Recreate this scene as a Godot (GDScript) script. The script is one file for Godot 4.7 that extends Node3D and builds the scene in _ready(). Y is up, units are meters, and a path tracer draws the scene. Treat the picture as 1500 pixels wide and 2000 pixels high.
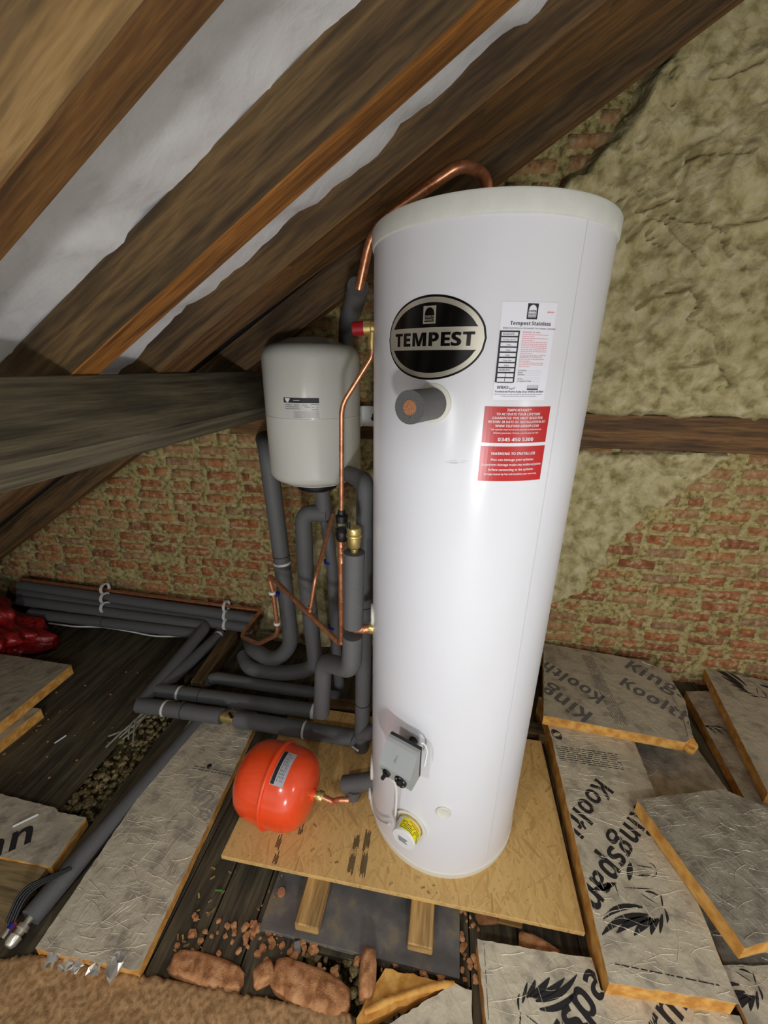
extends Node3D

# A loft with a tall white hot water cylinder standing on an OSB sheet, pipes, vessels and loose insulation boards.
# The wall at the back lies in the plane z = 0, the camera stands at z = 2.1, y = 0 is the top of the OSB sheet. Metres.
const CYL := Vector3(0.075, 0.0, 0.947)
const R := 0.277
const FLOOR := -0.074
const PITCH := 0.637      # rise of the roof per metre
const ROOF := 2.168       # height of the rafters' undersides at x = 0
var rng := RandomNumberGenerator.new()
var M := {}
var taken := {}
var tops_of := {}
var bold: SystemFont
var plain: SystemFont
var heavy: FontVariation

func numbered(called: String) -> String:
	var n: int = taken.get(called, 0)
	taken[called] = n + 1
	return called if n == 0 else "%s_%03d" % [called, n]

func tag(o: Node3D, label: String, category: String, group := "", kind := "") -> Node3D:
	o.set_meta("label", label)
	o.set_meta("category", category)
	if group != "":
		o.set_meta("group", group)
	if kind != "":
		o.set_meta("kind", kind)
	return o

func thing(called: String, label: String, category: String, at := Vector3.ZERO, group := "", kind := "") -> Node3D:
	var o := Node3D.new()
	o.name = numbered(called)
	add_child(o)
	o.position = at
	tag(o, label, category, group, kind)
	return o

# commits a SurfaceTool as one named mesh; vertices are given in world space when the parent stands at the origin
func obj(called: String, st: SurfaceTool, mat: Material, parent: Node3D = self, gen := true) -> MeshInstance3D:
	if gen:
		st.generate_normals()
	var o := MeshInstance3D.new()
	o.name = numbered(called) if parent == self else called
	o.mesh = st.commit()
	o.material_override = mat
	var q: Node = parent
	while q != self:
		o.position -= (q as Node3D).position
		q = q.get_parent()
	parent.add_child(o, true)
	return o

func mk(smooth := false) -> SurfaceTool:
	var st := SurfaceTool.new()
	st.begin(Mesh.PRIMITIVE_TRIANGLES)
	st.set_smooth_group(0 if smooth else -1)
	return st

# corners counter-clockwise as seen from outside
func tri(st: SurfaceTool, a: Vector3, b: Vector3, c: Vector3, ua := Vector2.ZERO, ub := Vector2.ZERO, uc := Vector2.ZERO) -> void:
	st.set_uv(ua)
	st.add_vertex(a)
	st.set_uv(uc)
	st.add_vertex(c)
	st.set_uv(ub)
	st.add_vertex(b)

func quad(st: SurfaceTool, a: Vector3, b: Vector3, c: Vector3, d: Vector3, ua := Vector2.ZERO, ub := Vector2.ZERO, uc := Vector2.ZERO, ud := Vector2.ZERO) -> void:
	tri(st, a, b, c, ua, ub, uc)
	tri(st, a, c, d, ua, uc, ud)

# a chamfered box of the given size about the middle of xf; u runs along its longest side
func box(st: SurfaceTool, xf: Transform3D, size: Vector3, bev := 0.002) -> void:
	var h := size * 0.5
	var long := 0
	for i in 3:
		if size[i] > size[long]:
			long = i
	var off := Vector2(rng.randf() * 7.0, rng.randf() * 7.0)
	var vert := func(p: Vector3, axis: int) -> Array:
		var u := p[long] if axis != long else p[(long + 1) % 3]
		var rest := 0.0
		for i in 3:
			if i != axis and (i != long or axis == long) and not (axis == long and i == (long + 1) % 3):
				rest = p[i]
		return [xf * p, Vector2(u, rest + axis * 0.37) + off]
	var corner := func(s: Vector3, axis: int) -> Vector3:
		var p := Vector3()
		for i in 3:
			p[i] = s[i] * (h[i] if i == axis else h[i] - bev)
		return p
	for axis in 3:
		var u := (axis + 1) % 3
		var v := (axis + 2) % 3
		for sg in [-1.0, 1.0]:
			var q := []
			for k in [[-1, -1], [1, -1], [1, 1], [-1, 1]]:
				var s := Vector3()
				s[axis] = sg
				s[u] = k[0]
				s[v] = k[1]
				q.append(vert.call(corner.call(s, axis), axis))
			if sg < 0:
				q.reverse()
			quad(st, q[0][0], q[1][0], q[2][0], q[3][0], q[0][1], q[1][1], q[2][1], q[3][1])
		for a in [-1.0, 1.0]:                      # edges along «axis»
			for b in [-1.0, 1.0]:
				var s0 := Vector3()
				s0[axis] = -1
				s0[u] = a
				s0[v] = b
				var s1 := s0
				s1[axis] = 1
				var w := [vert.call(corner.call(s0, u), u), vert.call(corner.call(s1, u), u), vert.call(corner.call(s1, v), u), vert.call(corner.call(s0, v), u)]
				if a * b > 0:
					w.reverse()
				quad(st, w[0][0], w[1][0], w[2][0], w[3][0], w[0][1], w[1][1], w[2][1], w[3][1])
	for a in [-1.0, 1.0]:
		for b in [-1.0, 1.0]:
			for c in [-1.0, 1.0]:
				var s := Vector3(a, b, c)
				var p: Vector3 = xf * corner.call(s, 0)
				var q: Vector3 = xf * corner.call(s, 1)
				var r: Vector3 = xf * corner.call(s, 2)
				if a * b * c > 0:
					tri(st, p, q, r)
				else:
					tri(st, p, r, q)

# a beam from a to b; «up» shows which way its height points
func beam(st: SurfaceTool, a: Vector3, b: Vector3, wide: float, high: float, up := Vector3.UP, bev := 0.003) -> void:
	var x := (b - a).normalized()
	var z := x.cross(up).normalized()
	var y := z.cross(x)
	box(st, Transform3D(Basis(x, y, z), (a + b) * 0.5), Vector3(a.distance_to(b), high, wide), bev)

# a polygon (x, z) pulled up from y0 to y1
func prism(st: SurfaceTool, pts: PackedVector2Array, y0: float, y1: float) -> void:
	var p: PackedVector2Array = pts.duplicate()
	if not Geometry2D.is_polygon_clockwise(p):
		p.reverse()
	var ix := Geometry2D.triangulate_polygon(p)
	for i in range(0, ix.size(), 3):
		var t := [p[ix[i]], p[ix[i + 1]], p[ix[i + 2]]]
		if (t[1] - t[0]).cross(t[2] - t[0]) > 0:
			t = [t[0], t[2], t[1]]
		tri(st, V(t[0], y1), V(t[1], y1), V(t[2], y1), t[0], t[1], t[2])
		tri(st, V(t[0], y0), V(t[2], y0), V(t[1], y0), t[0], t[2], t[1])
	var run := 0.0
	for i in p.size():
		var a: Vector2 = p[i]
		var b: Vector2 = p[(i + 1) % p.size()]
		var l := a.distance_to(b)
		quad(st, V(a, y0), V(b, y0), V(b, y1), V(a, y1), Vector2(run, y0), Vector2(run + l, y0), Vector2(run + l, y1), Vector2(run, y1))
		run += l

func V(p: Vector2, y: float) -> Vector3:
	return Vector3(p.x, y, p.y)

# rounds the corners of a path
func fillet(pts: Array, rad: float, n := 6) -> Array:
	var out := [pts[0]]
	for i in range(1, pts.size() - 1):
		var p: Vector3 = pts[i]
		var a: Vector3 = pts[i - 1] - p
		var b: Vector3 = pts[i + 1] - p
		var r := minf(rad, minf(a.length(), b.length()) * 0.48)
		var pa := p + a.normalized() * r
		var pb := p + b.normalized() * r
		for k in n + 1:
			var t := float(k) / n
			out.append(pa.lerp(p, t).lerp(p.lerp(pb, t), t))
	out.append(pts[-1])
	return out

# a round tube along a path, its ends closed
func tube(st: SurfaceTool, pts: Array, r: float, seg := 16, wob := 0.0) -> void:
	var t0: Vector3 = (pts[1] - pts[0]).normalized()
	var nrm := t0.cross(Vector3.UP if absf(t0.y) < 0.9 else Vector3.RIGHT).normalized()
	var run := 0.0
	var rings := []
	for i in pts.size():
		var d: Vector3 = (pts[mini(i + 1, pts.size() - 1)] - pts[maxi(i - 1, 0)]).normalized()
		nrm = (nrm - d * nrm.dot(d)).normalized()
		var bi := d.cross(nrm)
		if i > 0:
			run += pts[i].distance_to(pts[i - 1])
		var ring := []
		var rr := r * (1.0 + wob * (rng.randf() - 0.5))
		for k in seg + 1:
			var a := TAU * k / seg
			var o := nrm * cos(a) + bi * sin(a)
			ring.append([pts[i] + o * rr, o, Vector2(run, a * r)])
		rings.append(ring)
	for i in rings.size() - 1:
		for k in seg:
			for v in [[0, 0], [1, 0], [1, 1], [0, 0], [1, 1], [0, 1]]:
				var q: Array = rings[i + v[0]][k + v[1]]
				st.set_normal(q[1])
				st.set_uv(q[2])
				st.add_vertex(q[0])
	for e in [0, rings.size() - 1]:
		var d: Vector3 = (pts[1] - pts[0]).normalized() * -1.0 if e == 0 else (pts[-1] - pts[-2]).normalized()
		for k in seg:
			var tr := [pts[e], rings[e][k][0], rings[e][k + 1][0]] if e == 0 else [pts[e], rings[e][k + 1][0], rings[e][k][0]]
			for q in tr:
				st.set_normal(d)
				st.set_uv(Vector2(q.x + q.z, q.y))
				st.add_vertex(q)

# a profile (radius, height) turned about the y axis of xf; corners sharper than about 35 degrees stay sharp
func lathe(st: SurfaceTool, prof: Array, xf: Transform3D, seg := 32) -> void:
	var n := prof.size() - 1
	var segn := []
	for i in n:
		var d: Vector2 = (prof[i + 1] - prof[i]).normalized()
		segn.append(Vector2(d.y, -d.x))
	for i in n:
		var na: Vector2 = segn[i]
		var nb: Vector2 = segn[i]
		if i > 0 and segn[i].dot(segn[i - 1]) > 0.8:
			na = (segn[i] + segn[i - 1]).normalized()
		if i < n - 1 and segn[i].dot(segn[i + 1]) > 0.8:
			nb = (segn[i] + segn[i + 1]).normalized()
		for k in seg:
			for v in [[0, 0], [0, 1], [1, 1], [0, 0], [1, 1], [1, 0]]:
				var a: float = TAU * (k + v[1]) / seg
				var p: Vector2 = prof[i + v[0]]
				var m := nb if v[0] else na
				st.set_normal((xf.basis * Vector3(m.x * cos(a), m.y, m.x * sin(a))).normalized())
				st.set_uv(Vector2(a * 0.2, p.y))
				st.add_vertex(xf * Vector3(p.x * cos(a), p.y, p.x * sin(a)))

func rounded(r: float, y0: float, y1: float, rad: float, n := 6) -> Array:
	var p := [Vector2(0.0001, y0)]
	for k in n + 1:
		var a := PI / 2 * k / n
		p.append(Vector2(r - rad + rad * sin(a), y0 + rad - rad * cos(a)))
	for k in n + 1:
		var a := PI / 2 * k / n
		p.append(Vector2(r - rad + rad * cos(a), y1 - rad + rad * sin(a)))
	p.append(Vector2(0.0001, y1))
	return p

func aim(at: Vector3, y: Vector3) -> Transform3D:        # a frame whose y axis points along «y»
	var d := y.normalized()
	var x := d.cross(Vector3.FORWARD if absf(d.z) < 0.9 else Vector3.RIGHT).normalized()
	return Transform3D(Basis(x, d, x.cross(d)), at)

# a lump of rough stuff
func lump(st: SurfaceTool, at: Vector3, size: Vector3, turn: float, sd: int, rough := 0.35, n := 10) -> void:
	var f := FastNoiseLite.new()
	f.seed = sd
	f.frequency = 1.1
	var b := Basis(Vector3.UP, turn)
	var pt := func(i: int, j: int) -> Vector3:
		var th := PI * i / n
		var ph := TAU * (j % (n * 2)) / (n * 2)
		var d := Vector3(sin(th) * cos(ph), cos(th), sin(th) * sin(ph))
		var q := d * (1.0 + rough * f.get_noise_3dv(d * 1.6) * 1.6)
		q = Vector3(signf(q.x) * pow(absf(q.x), 0.55), signf(q.y) * pow(absf(q.y), 0.7), signf(q.z) * pow(absf(q.z), 0.6))
		return at + b * (q * size * 0.5)
	for i in n:
		for j in n * 2:
			quad(st, pt.call(i, j), pt.call(i, j + 1), pt.call(i + 1, j + 1), pt.call(i + 1, j), Vector2(j, i) * 0.02, Vector2(j + 1, i) * 0.02, Vector2(j + 1, i + 1) * 0.02, Vector2(j, i + 1) * 0.02)

# flat triangles of a line of lettering, its capitals «cap» high; x runs from 0, the baseline is y = 0
func letters(text: String, cap: float, font: Font, step := 1.0) -> Array:
	var tm := TextMesh.new()
	tm.text = text
	tm.font = font
	tm.font_size = 40
	tm.depth = 0.0
	tm.curve_step = step
	tm.pixel_size = cap / (40.0 * 0.714)
	tm.horizontal_alignment = HORIZONTAL_ALIGNMENT_LEFT
	tm.vertical_alignment = VERTICAL_ALIGNMENT_BOTTOM
	var arr := tm.get_mesh_arrays()
	var v: PackedVector3Array = arr[Mesh.ARRAY_VERTEX]
	var ix: PackedInt32Array = arr[Mesh.ARRAY_INDEX]
	var out := []
	var lo := Vector2(INF, INF)
	var hi := Vector2(-INF, -INF)
	for p in v:
		lo = lo.min(Vector2(p.x, p.y))
		hi = hi.max(Vector2(p.x, p.y))
	var o := Vector2(lo.x, hi.y - cap)
	if ix.is_empty():
		ix = PackedInt32Array(range(v.size()))
	for i in range(0, ix.size(), 3):
		var t := PackedVector2Array()
		for k in 3:
			var p := v[ix[i + k]]
			t.append(Vector2(p.x, p.y) - o)
		out.append(t)
	return [out, hi.x - lo.x]

# clips a triangle or polygon to a convex polygon
func clipped(p: PackedVector2Array, by: PackedVector2Array) -> PackedVector2Array:
	if by.is_empty():
		return p
	var best := PackedVector2Array()
	for q in Geometry2D.intersect_polygons(p, by):
		if q.size() > best.size():
			best = q
	return best

# fans a flat polygon through a map from (x, y) to a place in space
func fan(st: SurfaceTool, p: PackedVector2Array, map: Callable) -> void:
	for i in range(1, p.size() - 1):
		var a: Vector3 = map.call(p[0])
		var b: Vector3 = map.call(p[i])
		var c: Vector3 = map.call(p[i + 1])
		if (p[i] - p[0]).cross(p[i + 1] - p[0]) < 0:
			tri(st, a, c, b)
		else:
			tri(st, a, b, c)

func write(st: SurfaceTool, text: String, cap: float, at: Vector2, map: Callable, font: Font, align := 0.0, wide := 0.0, clip := PackedVector2Array(), slant := 0.0) -> void:
	var l := letters(text, cap, font)
	var k: float = wide / l[1] if wide > 0.0 else 1.0
	var shift: float = -align * l[1] * k
	for t in l[0]:
		var q := PackedVector2Array()
		for p in t:
			q.append(Vector2(p.x * k + shift + p.y * slant, p.y) + at)
		q = clipped(q, clip)
		if q.size() > 2:
			fan(st, q, map)

# ---- materials ----
func flat(c: Color, rough: float, metal := 0.0) -> StandardMaterial3D:
	var m := StandardMaterial3D.new()
	m.albedo_color = c
	m.roughness = rough
	m.metallic = metal
	return m

func noise(freq: float, sd: int, oct := 5, type := FastNoiseLite.TYPE_SIMPLEX_SMOOTH) -> FastNoiseLite:
	var f := FastNoiseLite.new()
	f.noise_type = type
	f.seed = sd
	f.frequency = freq
	f.fractal_octaves = oct
	f.fractal_gain = 0.55
	return f

func ramp(cols: Array) -> Gradient:
	var g := Gradient.new()
	var offs := PackedFloat32Array()
	var cs := PackedColorArray()
	for c in cols:
		offs.append(c[0])
		cs.append(c[1])
	g.offsets = offs
	g.colors = cs
	return g

func ntex(f: FastNoiseLite, g: Gradient = null, size := 512) -> NoiseTexture2D:
	var t := NoiseTexture2D.new()
	t.width = size
	t.height = size
	t.seamless = true
	t.noise = f
	if g:
		t.color_ramp = g
	return t

# colour from a ramp over noise, relief from a second noise; scale is repeats per metre
func rough_mat(cols: Array, freq: float, sd: int, scale: Vector3, rough: float, bump := 0.0, bump_freq := 0.0, tri_planar := true, metal := 0.0) -> StandardMaterial3D:
	var m := flat(Color.WHITE, rough, metal)
	m.albedo_texture = ntex(noise(freq, sd), ramp(cols))
	m.uv1_scale = scale
	if tri_planar:
		m.uv1_triplanar = true
		m.uv1_world_triplanar = true
	if bump > 0.0:
		m.heightmap_enabled = true
		m.heightmap_scale = bump
		m.heightmap_texture = ntex(noise(bump_freq, sd + 50, 6))
	return m

func wood(a: Color, b: Color, c: Color, sd: int, rough := 0.75, bump := 0.15) -> StandardMaterial3D:
	var m := rough_mat([[0.2, a.lerp(b, 0.45)], [0.42, b], [0.58, b.lerp(c, 0.7)], [0.75, b.lerp(a, 0.25)]], 0.025, sd, Vector3(0.28, 3.4, 1.0), rough, bump, 0.03, false)
	m.detail_enabled = true                       # slow changes of tone along the timber
	m.detail_blend_mode = BaseMaterial3D.BLEND_MODE_MUL
	m.detail_albedo = M.blotch
	m.detail_uv_layer = BaseMaterial3D.DETAIL_UV_1
	return m

func lamp(called: String, label: String, at: Vector3, rad: float, energy: float, col: Color) -> void:
	var t := thing(called, label, "lamp", at)
	var g := mk()
	lathe(g, rounded(rad, -rad, rad, rad * 0.98), Transform3D(Basis(), at), 20)
	var m := flat(Color.WHITE, 0.5)
	m.emission_enabled = true
	m.emission = col
	m.emission_energy_multiplier = 2.0
	obj("bulb", g, m, t, false)
	var s := mk()
	tube(s, [at + Vector3(0, rad * 0.9, 0), at + Vector3(0, rad + 0.07, 0)], 0.018, 14)
	obj("lamp_holder", s, M.black, t, false)
	var l := OmniLight3D.new()
	l.name = "bulb_light"
	l.light_energy = energy
	l.light_color = col
	l.light_size = rad
	l.omni_range = 12.0
	l.omni_attenuation = 2.0
	l.shadow_enabled = true
	t.add_child(l)

# an added, unseen lamp under a flat dark reflector: it lights only what lies below its rim
func shaded(called: String, label: String, at: Vector3, energy: float) -> void:
	lamp(called, label, at, 0.016, energy, Color(0.98, 0.99, 1.0))
	var t := get_child(get_child_count() - 1)
	var s := mk()
	lathe(s, [Vector2(0.0001, 0.03), Vector2(0.03, 0.032), Vector2(0.16, 0.012), Vector2(0.162, 0.014), Vector2(0.03, 0.04), Vector2(0.0001, 0.038)], Transform3D(Basis(), at), 32)
	obj("lamp_shade", s, M.black, t, false)

func make_materials() -> void:
	bold = SystemFont.new()
	bold.font_names = PackedStringArray(["Droid Sans"])
	bold.font_weight = 700
	heavy = FontVariation.new()
	heavy.base_font = bold
	heavy.variation_embolden = 0.7
	plain = SystemFont.new()
	plain.font_names = PackedStringArray(["Droid Sans"])
	M.blotch = ntex(noise(0.02, 400, 3), ramp([[0.25, Color(0.72, 0.72, 0.72)], [0.6, Color(1, 1, 1)]]), 256)
	M.bounce_white = flat(Color(0.93, 0.92, 0.9), 0.9)  # white given to unseen surfaces so that they bounce light
	M.black = flat(Color(0.05, 0.05, 0.05), 0.5)
	M.black_gloss = flat(Color(0.02, 0.02, 0.02), 0.18)
	M.ink = flat(Color(0.13, 0.12, 0.13), 0.6)
	M.worn_ink = flat(Color(0.6, 0.575, 0.53), 0.6)
	M.faint_ink = flat(Color(0.38, 0.36, 0.36), 0.6)
	M.white = flat(Color(0.9, 0.9, 0.9), 0.5)
	M.cream = flat(Color(0.86, 0.85, 0.8), 0.55)
	M.enamel = flat(Color(0.885, 0.885, 0.9), 0.25)
	M.lid = rough_mat([[0.3, Color(0.83, 0.835, 0.8)], [0.7, Color(0.86, 0.86, 0.825)]], 0.01, 3, Vector3(3, 3, 3), 0.55)
	M.vessel = flat(Color(0.8, 0.795, 0.76), 0.2)
	M.vessel.clearcoat_enabled = true
	M.vessel.clearcoat = 0.3
	M.red = flat(Color(0.95, 0.3, 0.11), 0.18)
	M.red.clearcoat_enabled = true
	M.red.clearcoat = 0.5
	M.red_label = flat(Color(0.73, 0.1, 0.1), 0.3)
	M.paper = flat(Color(0.93, 0.93, 0.96), 0.4)
	M.pink = flat(Color(0.9, 0.6, 0.63), 0.5)
	M.silver = flat(Color(0.86, 0.84, 0.78), 0.3, 0.75)
	M.chrome = flat(Color(0.85, 0.84, 0.82), 0.2, 1.0)
	M.brass = flat(Color(0.82, 0.73, 0.47), 0.32, 0.8)
	M.copper = rough_mat([[0.3, Color(0.8, 0.53, 0.38)], [0.55, Color(0.9, 0.64, 0.48)], [0.7, Color(0.74, 0.47, 0.33)]], 0.01, 9, Vector3(4, 4, 4), 0.33, 0.0, 0.0, true, 0.75)
	M.foam_grey = rough_mat([[0.2, Color(0.28, 0.28, 0.28)], [0.5, Color(0.37, 0.37, 0.37)], [0.8, Color(0.45, 0.45, 0.45)]], 0.16, 5, Vector3(5, 5, 5), 0.62, 0.05, 0.3)
	M.joint = flat(Color(0.06, 0.06, 0.06), 0.7)
	M.tie = flat(Color(0.86, 0.86, 0.84), 0.35)
	M.blue = flat(Color(0.08, 0.12, 0.5), 0.4)
	M.box_grey = flat(Color(0.62, 0.63, 0.62), 0.45)
	M.yellow = flat(Color(0.97, 0.9, 0.05), 0.45)
	M.orange = flat(Color(0.95, 0.45, 0.1), 0.45)
	M.cork = rough_mat([[0.3, Color(0.5, 0.32, 0.2)], [0.6, Color(0.74, 0.52, 0.36)]], 0.05, 6, Vector3(12, 12, 12), 0.8)
	M.red_cap = flat(Color(0.6, 0.05, 0.1), 0.4)
	M.cable = flat(Color(0.9, 0.9, 0.88), 0.4)
	M.old_cable = flat(Color(0.55, 0.53, 0.46), 0.6)
	# timber
	M.rafter = []
	for k in 3:
		var dk: Color = [Color(0.24, 0.17, 0.085), Color(0.26, 0.19, 0.1), Color(0.42, 0.32, 0.18)][k]
		var md: Color = [Color(0.37, 0.275, 0.15), Color(0.41, 0.315, 0.18), Color(0.58, 0.455, 0.27)][k]
		var lt: Color = [Color(0.44, 0.34, 0.2), Color(0.48, 0.38, 0.23), Color(0.66, 0.53, 0.34)][k]
		M.rafter.append(wood(dk, md, lt, 20 + k, 0.75, 0.12))
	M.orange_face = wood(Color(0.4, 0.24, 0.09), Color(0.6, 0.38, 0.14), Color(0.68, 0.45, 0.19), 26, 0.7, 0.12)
	M.brown_face = wood(Color(0.28, 0.18, 0.08), Color(0.43, 0.29, 0.13), Color(0.51, 0.36, 0.17), 27, 0.7, 0.12)
	M.roof_shade = rough_mat([[0.3, Color(0.1, 0.09, 0.08)], [0.7, Color(0.17, 0.15, 0.12)]], 0.02, 28, Vector3(2, 2, 2), 0.9)  # near-black that paints the shadow under the roof by the gable
	M.purlin = wood(Color(0.34, 0.31, 0.23), Color(0.405, 0.37, 0.28), Color(0.45, 0.41, 0.32), 31, 0.85, 0.2)
	M.ledger = wood(Color(0.3, 0.2, 0.1), Color(0.44, 0.31, 0.16), Color(0.52, 0.38, 0.21), 35, 0.75, 0.1)
	M.plank = []
	for k in 4:
		M.plank.append(wood(Color(0.23, 0.2, 0.14), Color(0.335, 0.3, 0.22) * (0.9 + 0.07 * k), Color(0.41, 0.37, 0.275), 40 + k, 0.75, 0.1))
	M.tan_board = wood(Color(0.4, 0.33, 0.21), Color(0.53, 0.45, 0.3), Color(0.6, 0.52, 0.36), 50, 0.75, 0.05)
	M.bearer = wood(Color(0.6, 0.45, 0.24), Color(0.74, 0.58, 0.34), Color(0.82, 0.68, 0.43), 51, 0.7, 0.1)
	M.dark_board = rough_mat([[0.2, Color(0.35, 0.335, 0.325)], [0.55, Color(0.4, 0.385, 0.37)], [0.8, Color(0.48, 0.44, 0.36)]], 0.01, 53, Vector3(2, 2, 2), 0.6, 0.03, 0.2)
	M.osb = osb_material()
	M.osb_edge = rough_mat([[0.3, Color(0.55, 0.42, 0.23)], [0.6, Color(0.8, 0.68, 0.42)]], 0.05, 55, Vector3(4, 40, 4), 0.8)
	# boards of insulation
	M.foil = []
	for k in 3:
		var tone := [1.0, 0.9, 1.04][k] as float
		var f := rough_mat([[0.2, Color(0.66, 0.62, 0.55) * tone], [0.42, Color(0.77, 0.725, 0.63) * tone], [0.75, Color(0.81, 0.765, 0.67) * tone]], 0.008, 60 + k, Vector3(2.2, 2.2, 2.2), 0.45, 0.0, 0.0, true, 0.12)
		f.heightmap_enabled = true
		f.heightmap_scale = 0.3
		f.heightmap_texture = crinkle(70 + k)
		M.foil.append(f)
	M.shiny = rough_mat([[0.2, Color(0.58, 0.55, 0.5)], [0.5, Color(0.68, 0.65, 0.59)], [0.8, Color(0.74, 0.71, 0.65)]], 0.01, 66, Vector3(2, 2, 2), 0.33, 0.0, 0.0, true, 0.45)
	M.shiny.heightmap_enabled = true
	M.shiny.heightmap_scale = 0.45
	M.shiny.heightmap_texture = crinkle(77)
	M.bare_foil = flat(Color(0.9, 0.89, 0.85), 0.25, 0.6)
	M.core = rough_mat([[0.25, Color(0.74, 0.5, 0.2)], [0.5, Color(0.82, 0.59, 0.27)], [0.8, Color(0.88, 0.68, 0.36)]], 0.012, 68, Vector3(3, 3, 3), 0.85, 0.05, 0.3)
	# masonry
	M.mortar = rough_mat([[0.18, Color(0.42, 0.37, 0.2)], [0.4, Color(0.63, 0.57, 0.36)], [0.6, Color(0.71, 0.65, 0.44)], [0.82, Color(0.77, 0.71, 0.53)]], 0.02, 80, Vector3(2.4, 2.4, 2.4), 0.95, 0.5, 0.08)
	M.plaster = rough_mat([[0.12, Color(0.5, 0.45, 0.29)], [0.36, Color(0.66, 0.61, 0.43)], [0.52, Color(0.73, 0.68, 0.5)], [0.8, Color(0.8, 0.755, 0.6)]], 0.013, 81, Vector3(1.6, 1.6, 1.6), 0.95, 0.5, 0.05)
	M.brick = []
	var reds := [Color(0.66, 0.4, 0.23), Color(0.7, 0.46, 0.27), Color(0.58, 0.36, 0.22), Color(0.66, 0.49, 0.31), Color(0.6, 0.45, 0.31)]
	for k in reds.size():
		var c: Color = reds[k]
		M.brick.append(rough_mat([[0.15, c.darkened(0.3)], [0.4, c], [0.58, c.lightened(0.06)], [0.68, Color(0.68, 0.58, 0.43)], [0.85, Color(0.74, 0.68, 0.53)]], 0.016, 90 + k, Vector3(2.7, 2.7, 2.7), 0.92, 0.3, 0.1))
	M.clay = rough_mat([[0.2, Color(0.55, 0.36, 0.21)], [0.5, Color(0.72, 0.5, 0.32)], [0.8, Color(0.8, 0.61, 0.43)]], 0.012, 98, Vector3(4, 4, 4), 0.95, 0.15, 0.1)
	M.rubble = rough_mat([[0.2, Color(0.34, 0.29, 0.17)], [0.5, Color(0.52, 0.46, 0.3)], [0.8, Color(0.66, 0.59, 0.42)]], 0.03, 99, Vector3(5, 5, 5), 0.95, 0.5, 0.1)
	M.fibre = rough_mat([[0.2, Color(0.52, 0.4, 0.25)], [0.5, Color(0.66, 0.51, 0.34)], [0.8, Color(0.75, 0.6, 0.42)]], 0.03, 101, Vector3(3, 3, 3), 0.95, 0.2, 0.35)
	M.membrane = rough_mat([[0.2, Color(0.8, 0.79, 0.785)], [0.4, Color(0.86, 0.855, 0.855)], [0.8, Color(0.88, 0.875, 0.875)]], 0.012, 103, Vector3(1.5, 1.5, 1.5), 0.7, 0.15, 0.03)
	M.bag = rough_mat([[0.3, Color(0.45, 0.06, 0.07)], [0.7, Color(0.68, 0.13, 0.13)]], 0.01, 105, Vector3(4, 4, 4), 0.33, 0.5, 0.012)

func crinkle(sd: int) -> NoiseTexture2D:
	var f := noise(0.009, sd, 4)
	f.fractal_type = FastNoiseLite.FRACTAL_RIDGED
	f.domain_warp_enabled = true
	f.domain_warp_amplitude = 20.0
	return ntex(f)

# a sheet of pressed wood strands
func osb_material() -> StandardMaterial3D:
	var n := 1024
	var im := Image.create(n, n, false, Image.FORMAT_RGB8)
	im.fill(Color(0.82, 0.66, 0.4))
	for k in 3000:
		var a := rng.randfn(0.0, 0.55)
		var l := rng.randf_range(40, 170)
		var w := rng.randf_range(7, 30)
		var c := Color(0.87, 0.71, 0.44).lerp(Color(0.66, 0.48, 0.25), rng.randf() * rng.randf() * 0.75).lerp(Color(0.9, 0.77, 0.5), rng.randf() * 0.35)
		var o := Vector2(rng.randf() * n, rng.randf() * n)
		var d := Vector2(sin(a), cos(a))
		var e := Vector2(d.y, -d.x)
		for i in int(l / 2.0):
			var p := o + d * i * 2.0
			var ww := w * (1.0 - 0.5 * absf(i * 4.0 / l - 1.0))
			var q := p - e * ww * 0.5
			im.fill_rect(Rect2i(posmod(int(q.x), n), posmod(int(p.y), n), int(maxf(2, ww)), 3), c if i % 2 else c.darkened(0.04))
		if k % 40 == 0:
			im.fill_rect(Rect2i(int(o.x), int(o.y), 3, rng.randi_range(3, 9)), Color(0.3, 0.19, 0.09))
	var m := flat(Color.WHITE, 0.65)
	m.albedo_texture = ImageTexture.create_from_image(im)
	m.uv1_triplanar = true
	m.uv1_world_triplanar = true
	m.uv1_scale = Vector3(1.5, 1.5, 1.5)
	return m

func roof_y(x: float) -> float:
	return ROOF + PITCH * x

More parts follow.
